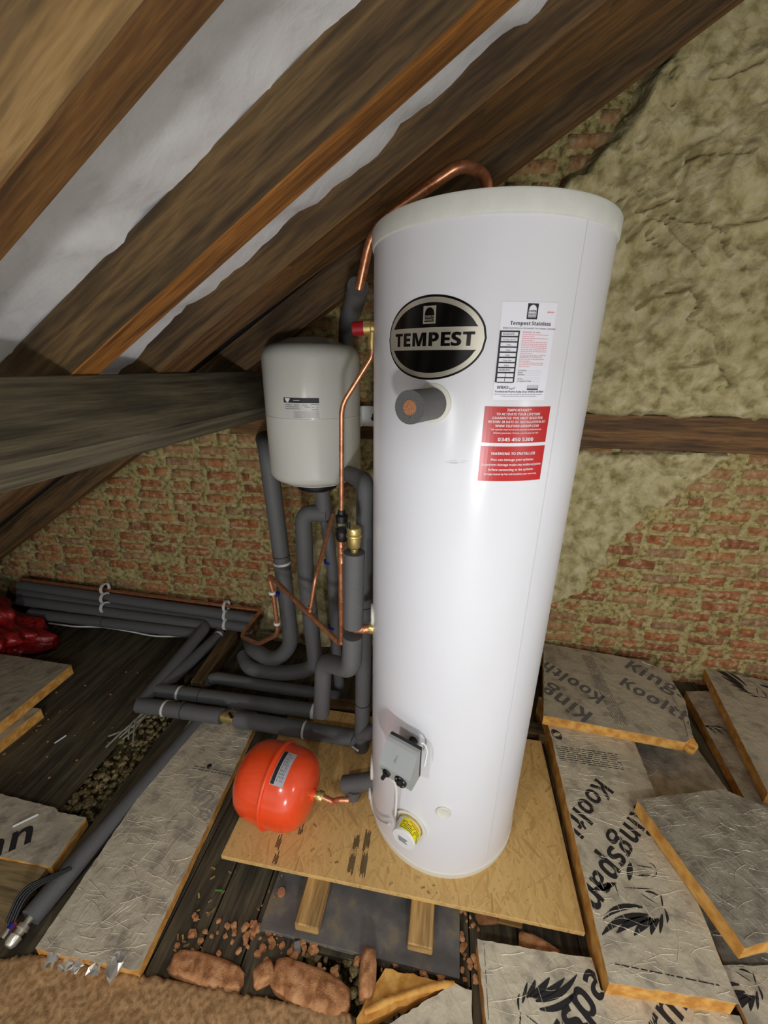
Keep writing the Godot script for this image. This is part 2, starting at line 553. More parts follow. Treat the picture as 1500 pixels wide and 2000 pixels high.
func _ready() -> void:
	rng.seed = 7
	# ---- camera, surroundings, lights ----
	var cam := Camera3D.new()
	cam.name = "camera"
	cam.fov = rad_to_deg(2.0 * atan(1000.0 / 780.0))
	cam.near = 0.02
	add_child(cam)
	cam.position = Vector3(0, 1.6452, 2.1)
	cam.basis = Basis(Vector3.UP, deg_to_rad(8.5)) * Basis(Vector3.RIGHT, -0.351656) * Basis(Vector3.BACK, 0.01315)
	cam.current = true
	var we := WorldEnvironment.new()
	we.name = "surroundings"
	var env := Environment.new()
	env.background_mode = Environment.BG_COLOR
	env.background_color = Color(0.0, 0.0, 0.0)
	env.tonemap_mode = Environment.TONE_MAPPER_LINEAR
	env.tonemap_exposure = 1.0
	env.sdfgi_enabled = true
	env.ssao_enabled = true
	env.ssil_enabled = true
	we.environment = env
	add_child(we)
	make_materials()
	lamp("added_lamp", "unseen round white lamp added behind the camera to light the loft", Vector3(0.4, 0.85, 3.9), 0.1, 2.6, Color(0.985, 0.99, 1.0))  # main lamp is added, set far back for even light
	shaded("added_shaded_lamp", "unseen shaded lamp added on the left behind the camera to light below its rim", Vector3(-0.55, 1.41, 2.4), 0.42)  # this pair of lamps is added to brighten the lower cylinder
	shaded("added_shaded_lamp", "unseen shaded lamp added on the right behind the camera to light below its rim", Vector3(1.3, 1.42, 2.3), 0.42)
	build_setting()
	build_floor_things()
	build_cylinder()
	build_vessels()
	build_pipes()
	build_boards()
	build_small()

func inside(p: Vector2, poly: PackedVector2Array) -> float:      # distance to the edge, positive inside
	var d := INF
	for i in poly.size():
		var q := Geometry2D.get_closest_point_to_segment(p, poly[i], poly[(i + 1) % poly.size()])
		d = minf(d, p.distance_to(q))
	return d if Geometry2D.is_point_in_polygon(p, poly) else -d

func xy(a: Array) -> PackedVector2Array:
	var o := PackedVector2Array()
	for p in a:
		o.append(Vector2(p.x, p.y))
	return o

func xz(a: Array) -> PackedVector2Array:
	var o := PackedVector2Array()
	for p in a:
		o.append(Vector2(p.x, p.z))
	return o

# a skin of render on the wall in the given outline, with cracks, its edge falling away to the bricks
func plaster_skin(called: String, poly: PackedVector2Array, thick: float, edge: float, sd: int, parent: Node3D, cell := 0.012, cracks := []) -> void:
	var lo := poly[0]
	var hi := poly[0]
	for p in poly:
		lo = lo.min(p)
		hi = hi.max(p)
	var big := noise(1.6, sd, 5)
	var small := noise(9.0, sd + 1, 4)
	var crack := noise(1.5, sd + 2, 3)
	crack.domain_warp_enabled = true
	crack.domain_warp_amplitude = 0.12
	crack.domain_warp_frequency = 5.0
	var nx := int((hi.x - lo.x) / cell) + 2
	var ny := int((hi.y - lo.y) / cell) + 2
	var h := []
	for j in ny:
		var row := PackedFloat32Array()
		for i in nx:
			var p := lo + Vector2(i - 0.5, j - 0.5) * cell
			var sdist := inside(p, poly) + small.get_noise_2dv(p) * 0.02 + big.get_noise_2dv(p * 3.0) * 0.02
			var z := thick + big.get_noise_2dv(p) * 0.05 * (1.0 if thick > 0.05 else 0.4) + small.get_noise_2dv(p) * 0.01
			# layers that have flaked off, then cracks
			var lay := big.get_noise_2dv(p * 0.8 + Vector2(30, 7)) + small.get_noise_2dv(p) * 0.06
			for t in [-0.22, -0.05, 0.1, 0.24]:
				z += 0.01 * smoothstep(t - 0.008, t + 0.008, lay)
			var c := absf(crack.get_noise_2dv(p))
			z -= 0.05 * (1.0 - smoothstep(0.003, 0.011, c)) * smoothstep(-0.2, 0.0, big.get_noise_2dv(p * 0.7 + Vector2(9, 4)))
			var near := 1.0
			for line in cracks:
				for k in line.size() - 1:
					near = minf(near, p.distance_to(Geometry2D.get_closest_point_to_segment(p, line[k], line[k + 1])))
			near += small.get_noise_2dv(p * 2.0) * 0.006
			z -= minf(0.045, thick + 0.012) * (1.0 - smoothstep(0.003, 0.011, near))
			z += 0.012 * (1.0 - smoothstep(0.01, 0.05, near))
			row.append(lerpf(-0.02, z, smoothstep(-edge, edge, sdist)) if sdist > -edge else -1.0)
		h.append(row)
	var st := mk(true)
	for j in ny - 1:
		for i in nx - 1:
			var z := [h[j][i], h[j][i + 1], h[j + 1][i + 1], h[j + 1][i]]
			if z.min() < -0.5:
				continue
			var q := []
			for k in 4:
				var p: Vector2 = lo + (Vector2(i, j) + [Vector2(0, 0), Vector2(1, 0), Vector2(1, 1), Vector2(0, 1)][k] - Vector2(0.5, 0.5)) * cell
				q.append(Vector3(p.x, p.y, z[k]))
			quad(st, q[0], q[1], q[2], q[3])
	obj(called, st, M.plaster, parent)

# one old brick: a rough front with worn edges, and its four sides
func brick_mesh(w: float, h: float, sd: int) -> ArrayMesh:
	var st := mk(true)
	var f := noise(16.0, sd, 3)
	var nx := 5 if w > 0.15 else 3
	var g := []
	for j in 5:
		var row := []
		for i in nx + 2:
			var u := clampf((i - 0.5) / float(nx), 0.0, 1.0)
			var v := clampf((j - 0.5) / 3.0, 0.0, 1.0)
			var out_edge := i == 0 or j == 0 or i == nx + 1 or j == 4
			var cx := minf(u, 1.0 - u) * w
			var cy := minf(v, 1.0 - v) * h
			var z := f.get_noise_2d(u * w, v * h) * 0.006 - 0.005 * (1.0 - smoothstep(0.0, 0.014, minf(cx, cy)))
			var wob := Vector2(f.get_noise_2d(u * w * 0.7 + 5.0, v), f.get_noise_2d(u * w * 0.7, v + 9.0)) * 0.008
			row.append(Vector3((u - 0.5) * w + wob.x, (v - 0.5) * h + wob.y, -0.05 if out_edge else z))
		g.append(row)
	for j in 4:
		for i in nx + 1:
			quad(st, g[j][i], g[j][i + 1], g[j + 1][i + 1], g[j + 1][i])
	st.generate_normals()
	return st.commit()

func build_setting() -> void:
	# gable wall: a bed of mortar, the bricks one by one, skins of render
	var wall := thing("wall_back", "old brick gable wall with worn yellow mortar behind the cylinder", "wall", Vector3.ZERO, "", "structure")
	var backing := mk()
	box(backing, Transform3D(Basis(), Vector3(0.1, 1.5, -0.13)), Vector3(7.4, 3.7, 0.18))
	obj("masonry_core", backing, M.mortar, wall)
	var low := xy([Vector3(0.343, 1.245, 0.000), Vector3(1.337, 1.278, 0.000), Vector3(1.262, 1.169, 0.000), Vector3(1.149, 1.069, 0.000), Vector3(1.051, 0.959, 0.000), Vector3(1.000, 0.853, 0.000), Vector3(0.910, 0.752, 0.000), Vector3(0.908, 0.654, 0.000), Vector3(0.816, 0.608, 0.000), Vector3(0.827, 0.486, 0.000), Vector3(0.698, 0.406, 0.000), Vector3(0.454, 0.309, 0.000)])
	var left := xy([Vector3(-0.360, 1.159, 0.000), Vector3(-0.645, 0.812, 0.000), Vector3(-0.837, 0.476, 0.000), Vector3(-1.065, 0.175, 0.000), Vector3(-1.178, -0.059, 0.000), Vector3(-1.246, -0.348, 0.000), Vector3(-1.168, -0.733, 0.000), Vector3(-0.330, -0.754, 0.000)])
	var high := PackedVector2Array([Vector2(0.3, 1.44), Vector2(0.3, 2.1)]) + xy([Vector3(0.416, 2.341, 0.100), Vector3(0.557, 2.457, 0.100), Vector3(0.625, 2.557, 0.100), Vector3(0.682, 2.679, 0.100), Vector3(0.781, 2.815, 0.100)]) + PackedVector2Array([Vector2(1.0, 3.1), Vector2(2.5, 3.1), Vector2(2.5, 1.44)])
	plaster_skin("plaster_skin", low, 0.012, 0.012, 11, wall, 0.009, [xy([Vector3(0.916, 1.267, 0.010), Vector3(0.991, 1.209, 0.010), Vector3(1.054, 1.177, 0.010), Vector3(1.150, 1.179, 0.010)]), xy([Vector3(0.864, 0.995, 0.010), Vector3(0.935, 0.932, 0.010), Vector3(0.971, 0.901, 0.010)]), xy([Vector3(0.750, 0.697, 0.010), Vector3(0.811, 0.665, 0.010), Vector3(0.893, 0.645, 0.010)])])
	plaster_skin("plaster_skin", left, 0.004, 0.025, 14, wall)
	plaster_skin("chimney_render", high, 0.075, 0.03, 17, wall, 0.01, [xy([Vector3(0.672, 2.128, 0.080), Vector3(0.739, 2.209, 0.080), Vector3(0.810, 2.223, 0.080), Vector3(0.862, 2.191, 0.080), Vector3(0.963, 2.168, 0.080), Vector3(1.055, 2.175, 0.080), Vector3(1.165, 2.195, 0.080)]), xy([Vector3(0.830, 2.259, 0.080), Vector3(0.825, 2.311, 0.080), Vector3(0.828, 2.387, 0.080), Vector3(0.921, 2.404, 0.080), Vector3(1.023, 2.384, 0.080)]), xy([Vector3(0.770, 1.889, 0.080), Vector3(0.823, 1.935, 0.080), Vector3(0.943, 1.956, 0.080), Vector3(0.991, 1.888, 0.080)]), xy([Vector3(0.944, 1.656, 0.080), Vector3(1.048, 1.665, 0.080), Vector3(1.120, 1.695, 0.080), Vector3(1.222, 1.584, 0.080)]), xy([Vector3(1.016, 1.818, 0.080), Vector3(1.077, 1.795, 0.080), Vector3(1.127, 1.699, 0.080)]), xy([Vector3(0.754, 2.208, 0.080), Vector3(0.819, 2.186, 0.080), Vector3(0.897, 2.108, 0.080), Vector3(0.968, 2.036, 0.080)]), xy([Vector3(0.850, 2.621, 0.080), Vector3(0.937, 2.637, 0.080), Vector3(1.007, 2.659, 0.080)]), xy([Vector3(0.814, 2.266, 0.080), Vector3(0.746, 2.242, 0.080), Vector3(0.683, 2.224, 0.080)])])
	# mortar: squeezed out and smeared over the bricks in places
	var f1 := noise(4.5, 21, 4)
	var f2 := noise(38.0, 22, 3)
	var st := mk(true)
	var c := 0.014
	var x0 := -3.5
	var nx := int(5.8 / c)
	var ny := int(3.0 / c)
	var hz := func(i: int, j: int) -> Vector3:
		var p := Vector2(x0 + i * c, -0.12 + j * c)
		return Vector3(p.x, p.y, -0.0095 + f1.get_noise_2dv(p) * 0.013 + f2.get_noise_2dv(p) * 0.006)
	for j in ny:
		var prev: Vector3 = hz.call(0, j)
		var prev_up: Vector3 = hz.call(0, j + 1)
		for i in nx:
			var a: Vector3 = hz.call(i + 1, j)
			var b: Vector3 = hz.call(i + 1, j + 1)
			if prev.y < roof_y(prev.x) + 0.2 and not (prev.y > 1.6 and prev.x > 1.1):
				quad(st, prev, a, b, prev_up)
			prev = a
			prev_up = b
	obj("mortar", st, M.mortar, wall)
	var stock := []
	for k in 10:
		stock.append(brick_mesh(0.213, 0.063, 200 + k))
	var half := []
	for k in 8:
		half.append(brick_mesh(0.1, 0.063, 300 + k))
	var hidden := mk()
	var count := 0
	for row in 42:
		var y := -0.075 + row * 0.0735
		var x := -3.45 + (0.0 if row % 2 else 0.11) + rng.randf() * 0.03
		while x < 2.15:
			var short := rng.randf() < (0.55 if row % 3 == 0 else 0.16)
			var w := 0.1 if short else 0.213
			var p := Vector2(x + w * 0.5, y + rng.randf_range(-0.004, 0.004))
			x += w + 0.011 + rng.randf() * 0.004
			if p.y > roof_y(p.x) + 0.1 or inside(p, high) > 0.05 or inside(p, low) > 0.02 or inside(p, left) > 0.06:
				continue
			if rng.randf() < 0.05:
				continue
			var seen := (p.x < -0.32 and p.y < 1.3) or (p.x > 0.6 and p.y < 1.3) or (p.x > 0.15 and p.y > 1.95)
			var pose := Transform3D(Basis(Vector3.BACK, rng.randf_range(-0.012, 0.012)) * Basis(Vector3.UP, rng.randf_range(-0.025, 0.025)), Vector3(p.x, p.y, rng.randf_range(-0.006, 0.007)))
			if not seen or count >= 296:
				hidden.append_from(half[0] if short else stock[0], 0, pose)
				continue
			count += 1
			var b := MeshInstance3D.new()
			b.name = "brick"
			b.mesh = half[rng.randi() % 8] if short else stock[rng.randi() % 10]
			b.transform = pose
			var pick := rng.randf()
			b.material_override = M.brick[0 if pick < 0.28 else 1 if pick < 0.5 else 2 if pick < 0.68 else 3 if pick < 0.87 else 4]
			wall.add_child(b, true)
	var rest := obj("brickwork", hidden, M.brick[3], wall, false)
	rest.set_meta("kind", "stuff")
	# the timber laid along the wall
	var led := mk()
	beam(led, Vector3(-1.16, 1.365, 0.03), Vector3(2.3, 1.365, 0.03), 0.06, 0.16)
	tag(obj("wall_timber", led, M.ledger), "long brown timber fixed level along the gable wall behind the cylinder", "timber")
	# roof: membrane above the rafters
	var cs := 1.0 / sqrt(1.0 + PITCH * PITCH)
	var slope := Vector3(cs, PITCH * cs, 0)
	var up := Vector3(-PITCH * cs, cs, 0)
	var ceil := thing("ceiling", "white breather membrane sagging between the dark rafters of the roof slope", "ceiling", Vector3.ZERO, "", "structure")
	var ms := mk(true)
	var fold := noise(2.2, 31, 4)
	var fine := noise(7.0, 33, 4)
	var mp := func(s: float, z: float) -> Vector3:
		var sag := fold.get_noise_2d(s * 1.6 + z * 1.2, z * 0.5) * 0.018 + fine.get_noise_2d(s * 1.3 + z * 0.9, z * 0.35) * 0.009
		var hang := lerpf(0.07, 0.125, smoothstep(0.95, 1.3, z))
		return Vector3(0, ROOF, z) + slope * s + up * (hang + sag)
	for j in 224:
		for i in 300:
			var s := -4.3 + i * 0.025
			var z := 0.87 + j * 0.025
			quad(ms, mp.call(s, z), mp.call(s + 0.025, z), mp.call(s + 0.025, z + 0.025), mp.call(s, z + 0.025))
	obj("membrane", ms, M.membrane, ceil)
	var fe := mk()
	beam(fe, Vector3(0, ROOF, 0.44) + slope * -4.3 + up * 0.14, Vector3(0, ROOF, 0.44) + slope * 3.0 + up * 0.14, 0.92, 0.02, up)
	obj("shade_panel", fe, M.roof_shade, ceil)  # dark sheet stands in for the shadow between rafters and gable
	var deck := mk()
	beam(deck, Vector3(0, ROOF, 3.2) + slope * -4.4 + up * 0.22, Vector3(0, ROOF, 3.2) + slope * 3.3 + up * 0.22, 6.8, 0.06, up)
	beam(deck, Vector3(2.6, roof_y(2.6) + 0.1, 3.2), Vector3(2.6, roof_y(2.6) + 0.1, 3.21), 2.6, 0.08)
	box(deck, Transform3D(Basis(), Vector3(2.9, 3.72, 3.2)), Vector3(1.5, 0.1, 6.8))
	var lin := mk()
	box(lin, Transform3D(Basis(), Vector3(2.9, 3.66, 3.3)), Vector3(1.3, 0.02, 6.4))
	obj("bounce_lining", lin, M.bounce_white, ceil)  # white panel added out of view to bounce light
	obj("roof_boarding", deck, M.plank[1], ceil)
	# rafters: [front z, back z, body, underside, label]; the underside differs in colour from the sides
	var rz := [[0.39, 0.33, 0, M.brown_face, "dark rafter nearest the gable wall, mostly in shadow behind the cylinder"],
		[0.945, 0.8, 0, M.brown_face, "wide dark brown rafter passing just behind the top of the cylinder"],
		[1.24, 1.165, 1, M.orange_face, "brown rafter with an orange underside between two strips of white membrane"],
		[1.612, 1.555, 2, M.brown_face, "light brown rough-sawn rafter at the upper left corner of the picture"],
		[2.0, 1.94, 0, M.brown_face, "brown roof rafter above the camera, first beyond the one at upper left"],
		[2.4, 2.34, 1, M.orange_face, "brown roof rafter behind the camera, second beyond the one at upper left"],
		[2.8, 2.74, 0, M.brown_face, "brown roof rafter behind the camera, third beyond the one at upper left"]]
	for q in rz:
		var r := thing("rafter", q[4], "rafter", Vector3(0, ROOF, (q[0] + q[1]) * 0.5), "rafters of the roof slope")
		# the wide one spreads towards the ridge
		var spread := 0.19 if q[0] == 0.945 else 0.0
		var pt := func(s: float, h: float, front: bool) -> Vector3:
			return Vector3(0, ROOF, q[0] if front else q[1] - spread * clampf((s + 0.72) / 1.4, 0.0, 1.5)) + slope * s + up * h
		for part in 2:
			var h0 := 0.003 * (1 - part) - 0.001
			var h1 := 0.12 if part == 0 else 0.0025
			var n := 24
			var rf := mk(true)
			var f := noise(2.0, int(q[0] * 100), 3)
			var off := rng.randf() * 5.0
			var ring := []
			for i in n + 1:
				var s := lerpf(-4.2, 2.6, float(i) / n)
				var w := f.get_noise_1d(s) * 0.008 * float(part == 0)
				ring.append([pt.call(s, h0 + w * 0.3, false), pt.call(s, h0 + w * 0.3, true) , pt.call(s, h1, true) + Vector3(0, 0, w * 0.5), pt.call(s, h1, false), s])
			rf.set_smooth_group(-1)
			for i in n:
				for k in 4:
					var qa: Vector3 = ring[i][k]
					var qb: Vector3 = ring[i][(k + 1) % 4]
					var qc: Vector3 = ring[i + 1][(k + 1) % 4]
					var qd: Vector3 = ring[i + 1][k]
					var l := qa.distance_to(qb)
					quad(rf, qa, qd, qc, qb, Vector2(ring[i][4], off + k * 0.3), Vector2(ring[i + 1][4], off + k * 0.3), Vector2(ring[i + 1][4], off + k * 0.3 + l), Vector2(ring[i][4], off + k * 0.3 + l))
			for e in [0, n]:
				var v: Array = ring[e]
				if e == 0:
					quad(rf, v[0], v[1], v[2], v[3])
				else:
					quad(rf, v[3], v[2], v[1], v[0])
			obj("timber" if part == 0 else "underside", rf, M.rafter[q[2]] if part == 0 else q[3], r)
	# purlin square to the slope under the rafters
	var pu := mk()
	var pc := Vector3(-0.86, roof_y(-0.86) - 0.002, 0) - slope * 0.07 - up * 0.09
	beam(pu, pc + Vector3(0, 0, 0.0), pc + Vector3(0, 0, 4.5), 0.14, 0.18, up, 0.006)
	tag(obj("purlin", pu, M.purlin), "thick grey weathered purlin under the rafters at the left, running into the gable", "purlin")
	# the rest of the loft, out of the picture
	var wl := mk()
	box(wl, Transform3D(Basis(), Vector3(-3.62, 0.2, 3.2)), Vector3(0.1, 1.2, 6.8))
	tag(obj("wall_left", wl, M.mortar), "low eaves wall at the far left", "wall", "", "structure")
	var wr := mk()
	box(wr, Transform3D(Basis(), Vector3(3.55, 1.6, 3.2)), Vector3(0.12, 4.2, 6.8))
	tag(obj("wall_right", wr, M.bounce_white), "side wall of the loft on the right, out of the picture", "wall", "", "structure")
	var wf := mk()
	box(wf, Transform3D(Basis(), Vector3(0, 1.6, 6.6)), Vector3(7.4, 4.4, 0.12))
	tag(obj("wall_front", wf, M.bounce_white), "wall of the loft behind the camera", "wall", "", "structure")
	# floor: planks laid towards the gable, a gap at the left filled with rubble
	var fl := thing("floor", "dark dusty floor planks of the loft laid towards the gable wall", "floor", Vector3.ZERO, "", "structure")
	var sub := mk()
	box(sub, Transform3D(Basis(), Vector3(0, -0.2, 3.2)), Vector3(7.4, 0.1, 6.8))
	obj("underfloor", sub, M.rubble, fl)
	var cuts := [-3.56, -3.36, -3.17, -2.97, -2.78, -2.58, -2.4, -2.2, -2.02, -1.84, -1.66, -1.47, -1.29, -1.13, -0.94, -0.79, -0.655, -0.512, -0.33, -0.15, 0.03, 0.18, 0.335, 0.525, 0.7, 0.88, 1.06, 1.24, 1.42, 1.6, 1.79, 1.98, 2.17, 2.36, 2.55, 2.74, 2.93, 3.12, 3.3, 3.5]
	for k in cuts.size() - 1:
		var a: float = cuts[k]
		var b: float = cuts[k + 1]
		var parts := [[-0.02, 6.5]]
		if k == 11:
			parts = [[-0.02, 0.42], [1.5, 6.5]]
		elif k == 18 or k == 19 or k == 20:
			parts = [[-0.02, 1.44], [1.72, 6.5]]
		for q in parts:
			var pl := mk()
			box(pl, Transform3D(Basis(), Vector3((a + b) * 0.5, FLOOR - 0.012 + rng.randf_range(-0.002, 0.0), (q[0] + q[1]) * 0.5)), Vector3(b - a - rng.randf_range(0.002, 0.006), 0.024, q[1] - q[0]), 0.002)
			obj("plank", pl, M.plank[rng.randi() % 4], fl)
	var ch := mk()
	box(ch, Transform3D(Basis(), Vector3(0.0, FLOOR + 0.011, 4.35)), Vector3(6.6, 0.018, 4.2))
	obj("bounce_boarding", ch, M.bounce_white, fl)  # white sheet added behind the camera to bounce light upwards
	var rub := mk(true)
	for k in 520:
		lump(rub, Vector3(rng.randf_range(-1.47, -1.3), FLOOR - 0.03 + rng.randf() * 0.02, rng.randf_range(0.45, 1.5)), Vector3(0.035, 0.02, 0.028) * rng.randf_range(0.15, 0.9), rng.randf() * 6.0, k, 0.6, 4)
	var ro := obj("rubble", rub, M.rubble, fl)
	ro.set_meta("kind", "stuff")
	var rub2 := mk(true)
	for k in 260:
		lump(rub2, Vector3(rng.randf_range(-0.5, 0.2), FLOOR - 0.03 + rng.randf() * 0.02, rng.randf_range(1.4, 1.7)), Vector3(0.04, 0.018, 0.032) * rng.randf_range(0.25, 1.1), rng.randf() * 6.0, 200 + k, 0.6, 4)
	ro = obj("rubble", rub2, M.rubble, fl)
	ro.set_meta("kind", "stuff")

# ---- floor things: the OSB sheet and what carries it ----
func build_floor_things() -> void:
	var st := mk()
	box(st, Transform3D(Basis(Vector3.UP, -0.012), Vector3(-0.078, -0.009, 0.947)), Vector3(1.222, 0.018, 0.686), 0.001)
	var o := thing("osb_sheet", "sheet of yellow OSB board under the white cylinder with rows of black stamped marks", "board", Vector3(-0.078, -0.018, 0.947))
	obj("sheet", st, M.osb, o)
	# black stamped print: broken bars, in two rows of uneven marks
	var ink := mk()
	var marks := [[Vector3(-0.242, 0.001, 1.145), Vector3(-0.209, 0.001, 1.190)], [Vector3(-0.204, 0.001, 1.121), Vector3(-0.173, 0.001, 1.181)], [Vector3(-0.240, 0.001, 1.205), Vector3(-0.216, 0.001, 1.259)], [Vector3(-0.201, 0.001, 1.192), Vector3(-0.169, 0.001, 1.262)], [Vector3(-0.529, 0.001, 1.179), Vector3(-0.483, 0.001, 1.231)], [Vector3(-0.493, 0.001, 1.236), Vector3(-0.497, 0.001, 1.272)], [Vector3(-0.438, 0.001, 1.141), Vector3(-0.441, 0.001, 1.177)]]
	for k in marks.size():
		var a: Vector3 = marks[k][0]
		var b: Vector3 = marks[k][1]
		var n := 9 if k < 4 else 4
		var w := 0.022 if k < 4 else 0.018
		for i in n:
			var t := float(i) / n
			var x := lerpf(a.x, b.x, 0.5) + (t - 0.5) * w
			var z0 := a.z + rng.randf_range(-0.008, 0.012)
			var z1 := b.z + rng.randf_range(-0.012, 0.008)
			if k >= 4 and i % 2:
				z0 = lerpf(a.z, b.z, 0.4)
			quad(ink, Vector3(x, 0.0006, z0), Vector3(x, 0.0006, z1), Vector3(x + w / n * 0.62, 0.0006, z1), Vector3(x + w / n * 0.62, 0.0006, z0))
	obj("stamped_print", ink, M.ink, o).set_meta("kind", "stuff")
	var d := mk()
	box(d, Transform3D(Basis(Vector3.UP, -0.02), Vector3(-0.165, -0.065, 1.1)), Vector3(0.635, 0.018, 0.66), 0.001)
	tag(obj("dark_board", d, M.dark_board), "smooth dark grey board on the planks in front of the OSB sheet", "board")
	var spots := [[-0.333, 1.41, "leftmost short pale timber bearer sticking out from under the OSB sheet, with a knot"], [0.026, 1.4, "middle short pale timber bearer under the OSB sheet, split along its length"], [0.31, 1.292, "rightmost short timber bearer, barely showing under the front edge of the OSB sheet"]]
	for s in spots:
		var b := mk()
		box(b, Transform3D(Basis(Vector3.UP, -0.02), Vector3(s[0] + 0.005, -0.037, s[1] - 0.35)), Vector3(0.078, 0.038, 0.7), 0.003)
		tag(obj("timber_bearer", b, M.bearer), s[2], "timber", "timber bearers under the OSB sheet")

# a point on the cylinder's skin: s metres round from the front, y up, «off» proud of it
func on_cyl(s: float, y: float, off := 0.0) -> Vector3:
	return CYL + Vector3((R + off) * sin(s / R), y, (R + off) * cos(s / R))

# a patch on the cylinder between two curves of y over s
func patch(st: SurfaceTool, s0: float, s1: float, lo: Callable, hi: Callable, off: float, n := 24) -> void:
	for i in n:
		var a := lerpf(s0, s1, float(i) / n)
		var b := lerpf(s0, s1, float(i + 1) / n)
		var la: float = lo.call(a)
		var lb: float = lo.call(b)
		var ha: float = hi.call(a)
		var hb: float = hi.call(b)
		quad(st, on_cyl(a, la, off), on_cyl(b, lb, off), on_cyl(b, hb, off), on_cyl(a, ha, off))

func rect(st: SurfaceTool, s0: float, s1: float, y0: float, y1: float, off: float) -> void:
	patch(st, s0, s1, func(_s): return y0, func(_s): return y1, off, maxi(1, int((s1 - s0) / 0.008)))

func ellipse(st: SurfaceTool, cs: float, cy: float, a: float, b: float, off: float, cut0 := -9.0, cut1 := 9.0) -> void:
	var f := func(s: float) -> float: return b * sqrt(maxf(0.0, 1.0 - pow((s - cs) / a, 2)))
	patch(st, cs - a, cs + a, func(s): return clampf(cy - f.call(s), cut0, cut1), func(s): return clampf(cy + f.call(s), cut0, cut1), off, 56)

# short bars that stand for lines of print too small to read
func bars(st: SurfaceTool, s0: float, s1: float, y: float, h: float, off: float, sd: int) -> void:
	var r := RandomNumberGenerator.new()
	r.seed = sd
	var s := s0
	while s < s1:
		var l := r.randf_range(0.002, 0.007)
		rect(st, s, minf(s + l, s1), y, y + h, off)
		s += l + 0.0012

func arch_logo(st: SurfaceTool, s: float, y: float, w: float, h: float, off: float) -> void:
	# a gateway: two posts, a top with an arch cut out of it
	rect(st, s - w / 2, s - w * 0.38, y, y + h, off)
	rect(st, s + w * 0.38, s + w / 2, y, y + h, off)
	patch(st, s - w * 0.38, s + w * 0.38, func(q): return y + h * (0.55 + 0.36 * sqrt(maxf(0.0, 1.0 - pow((q - s) / (w * 0.38), 2)))), func(_q): return y + h, off, 14)
	rect(st, s - w / 2, s + w / 2, y, y + h * 0.1, off)

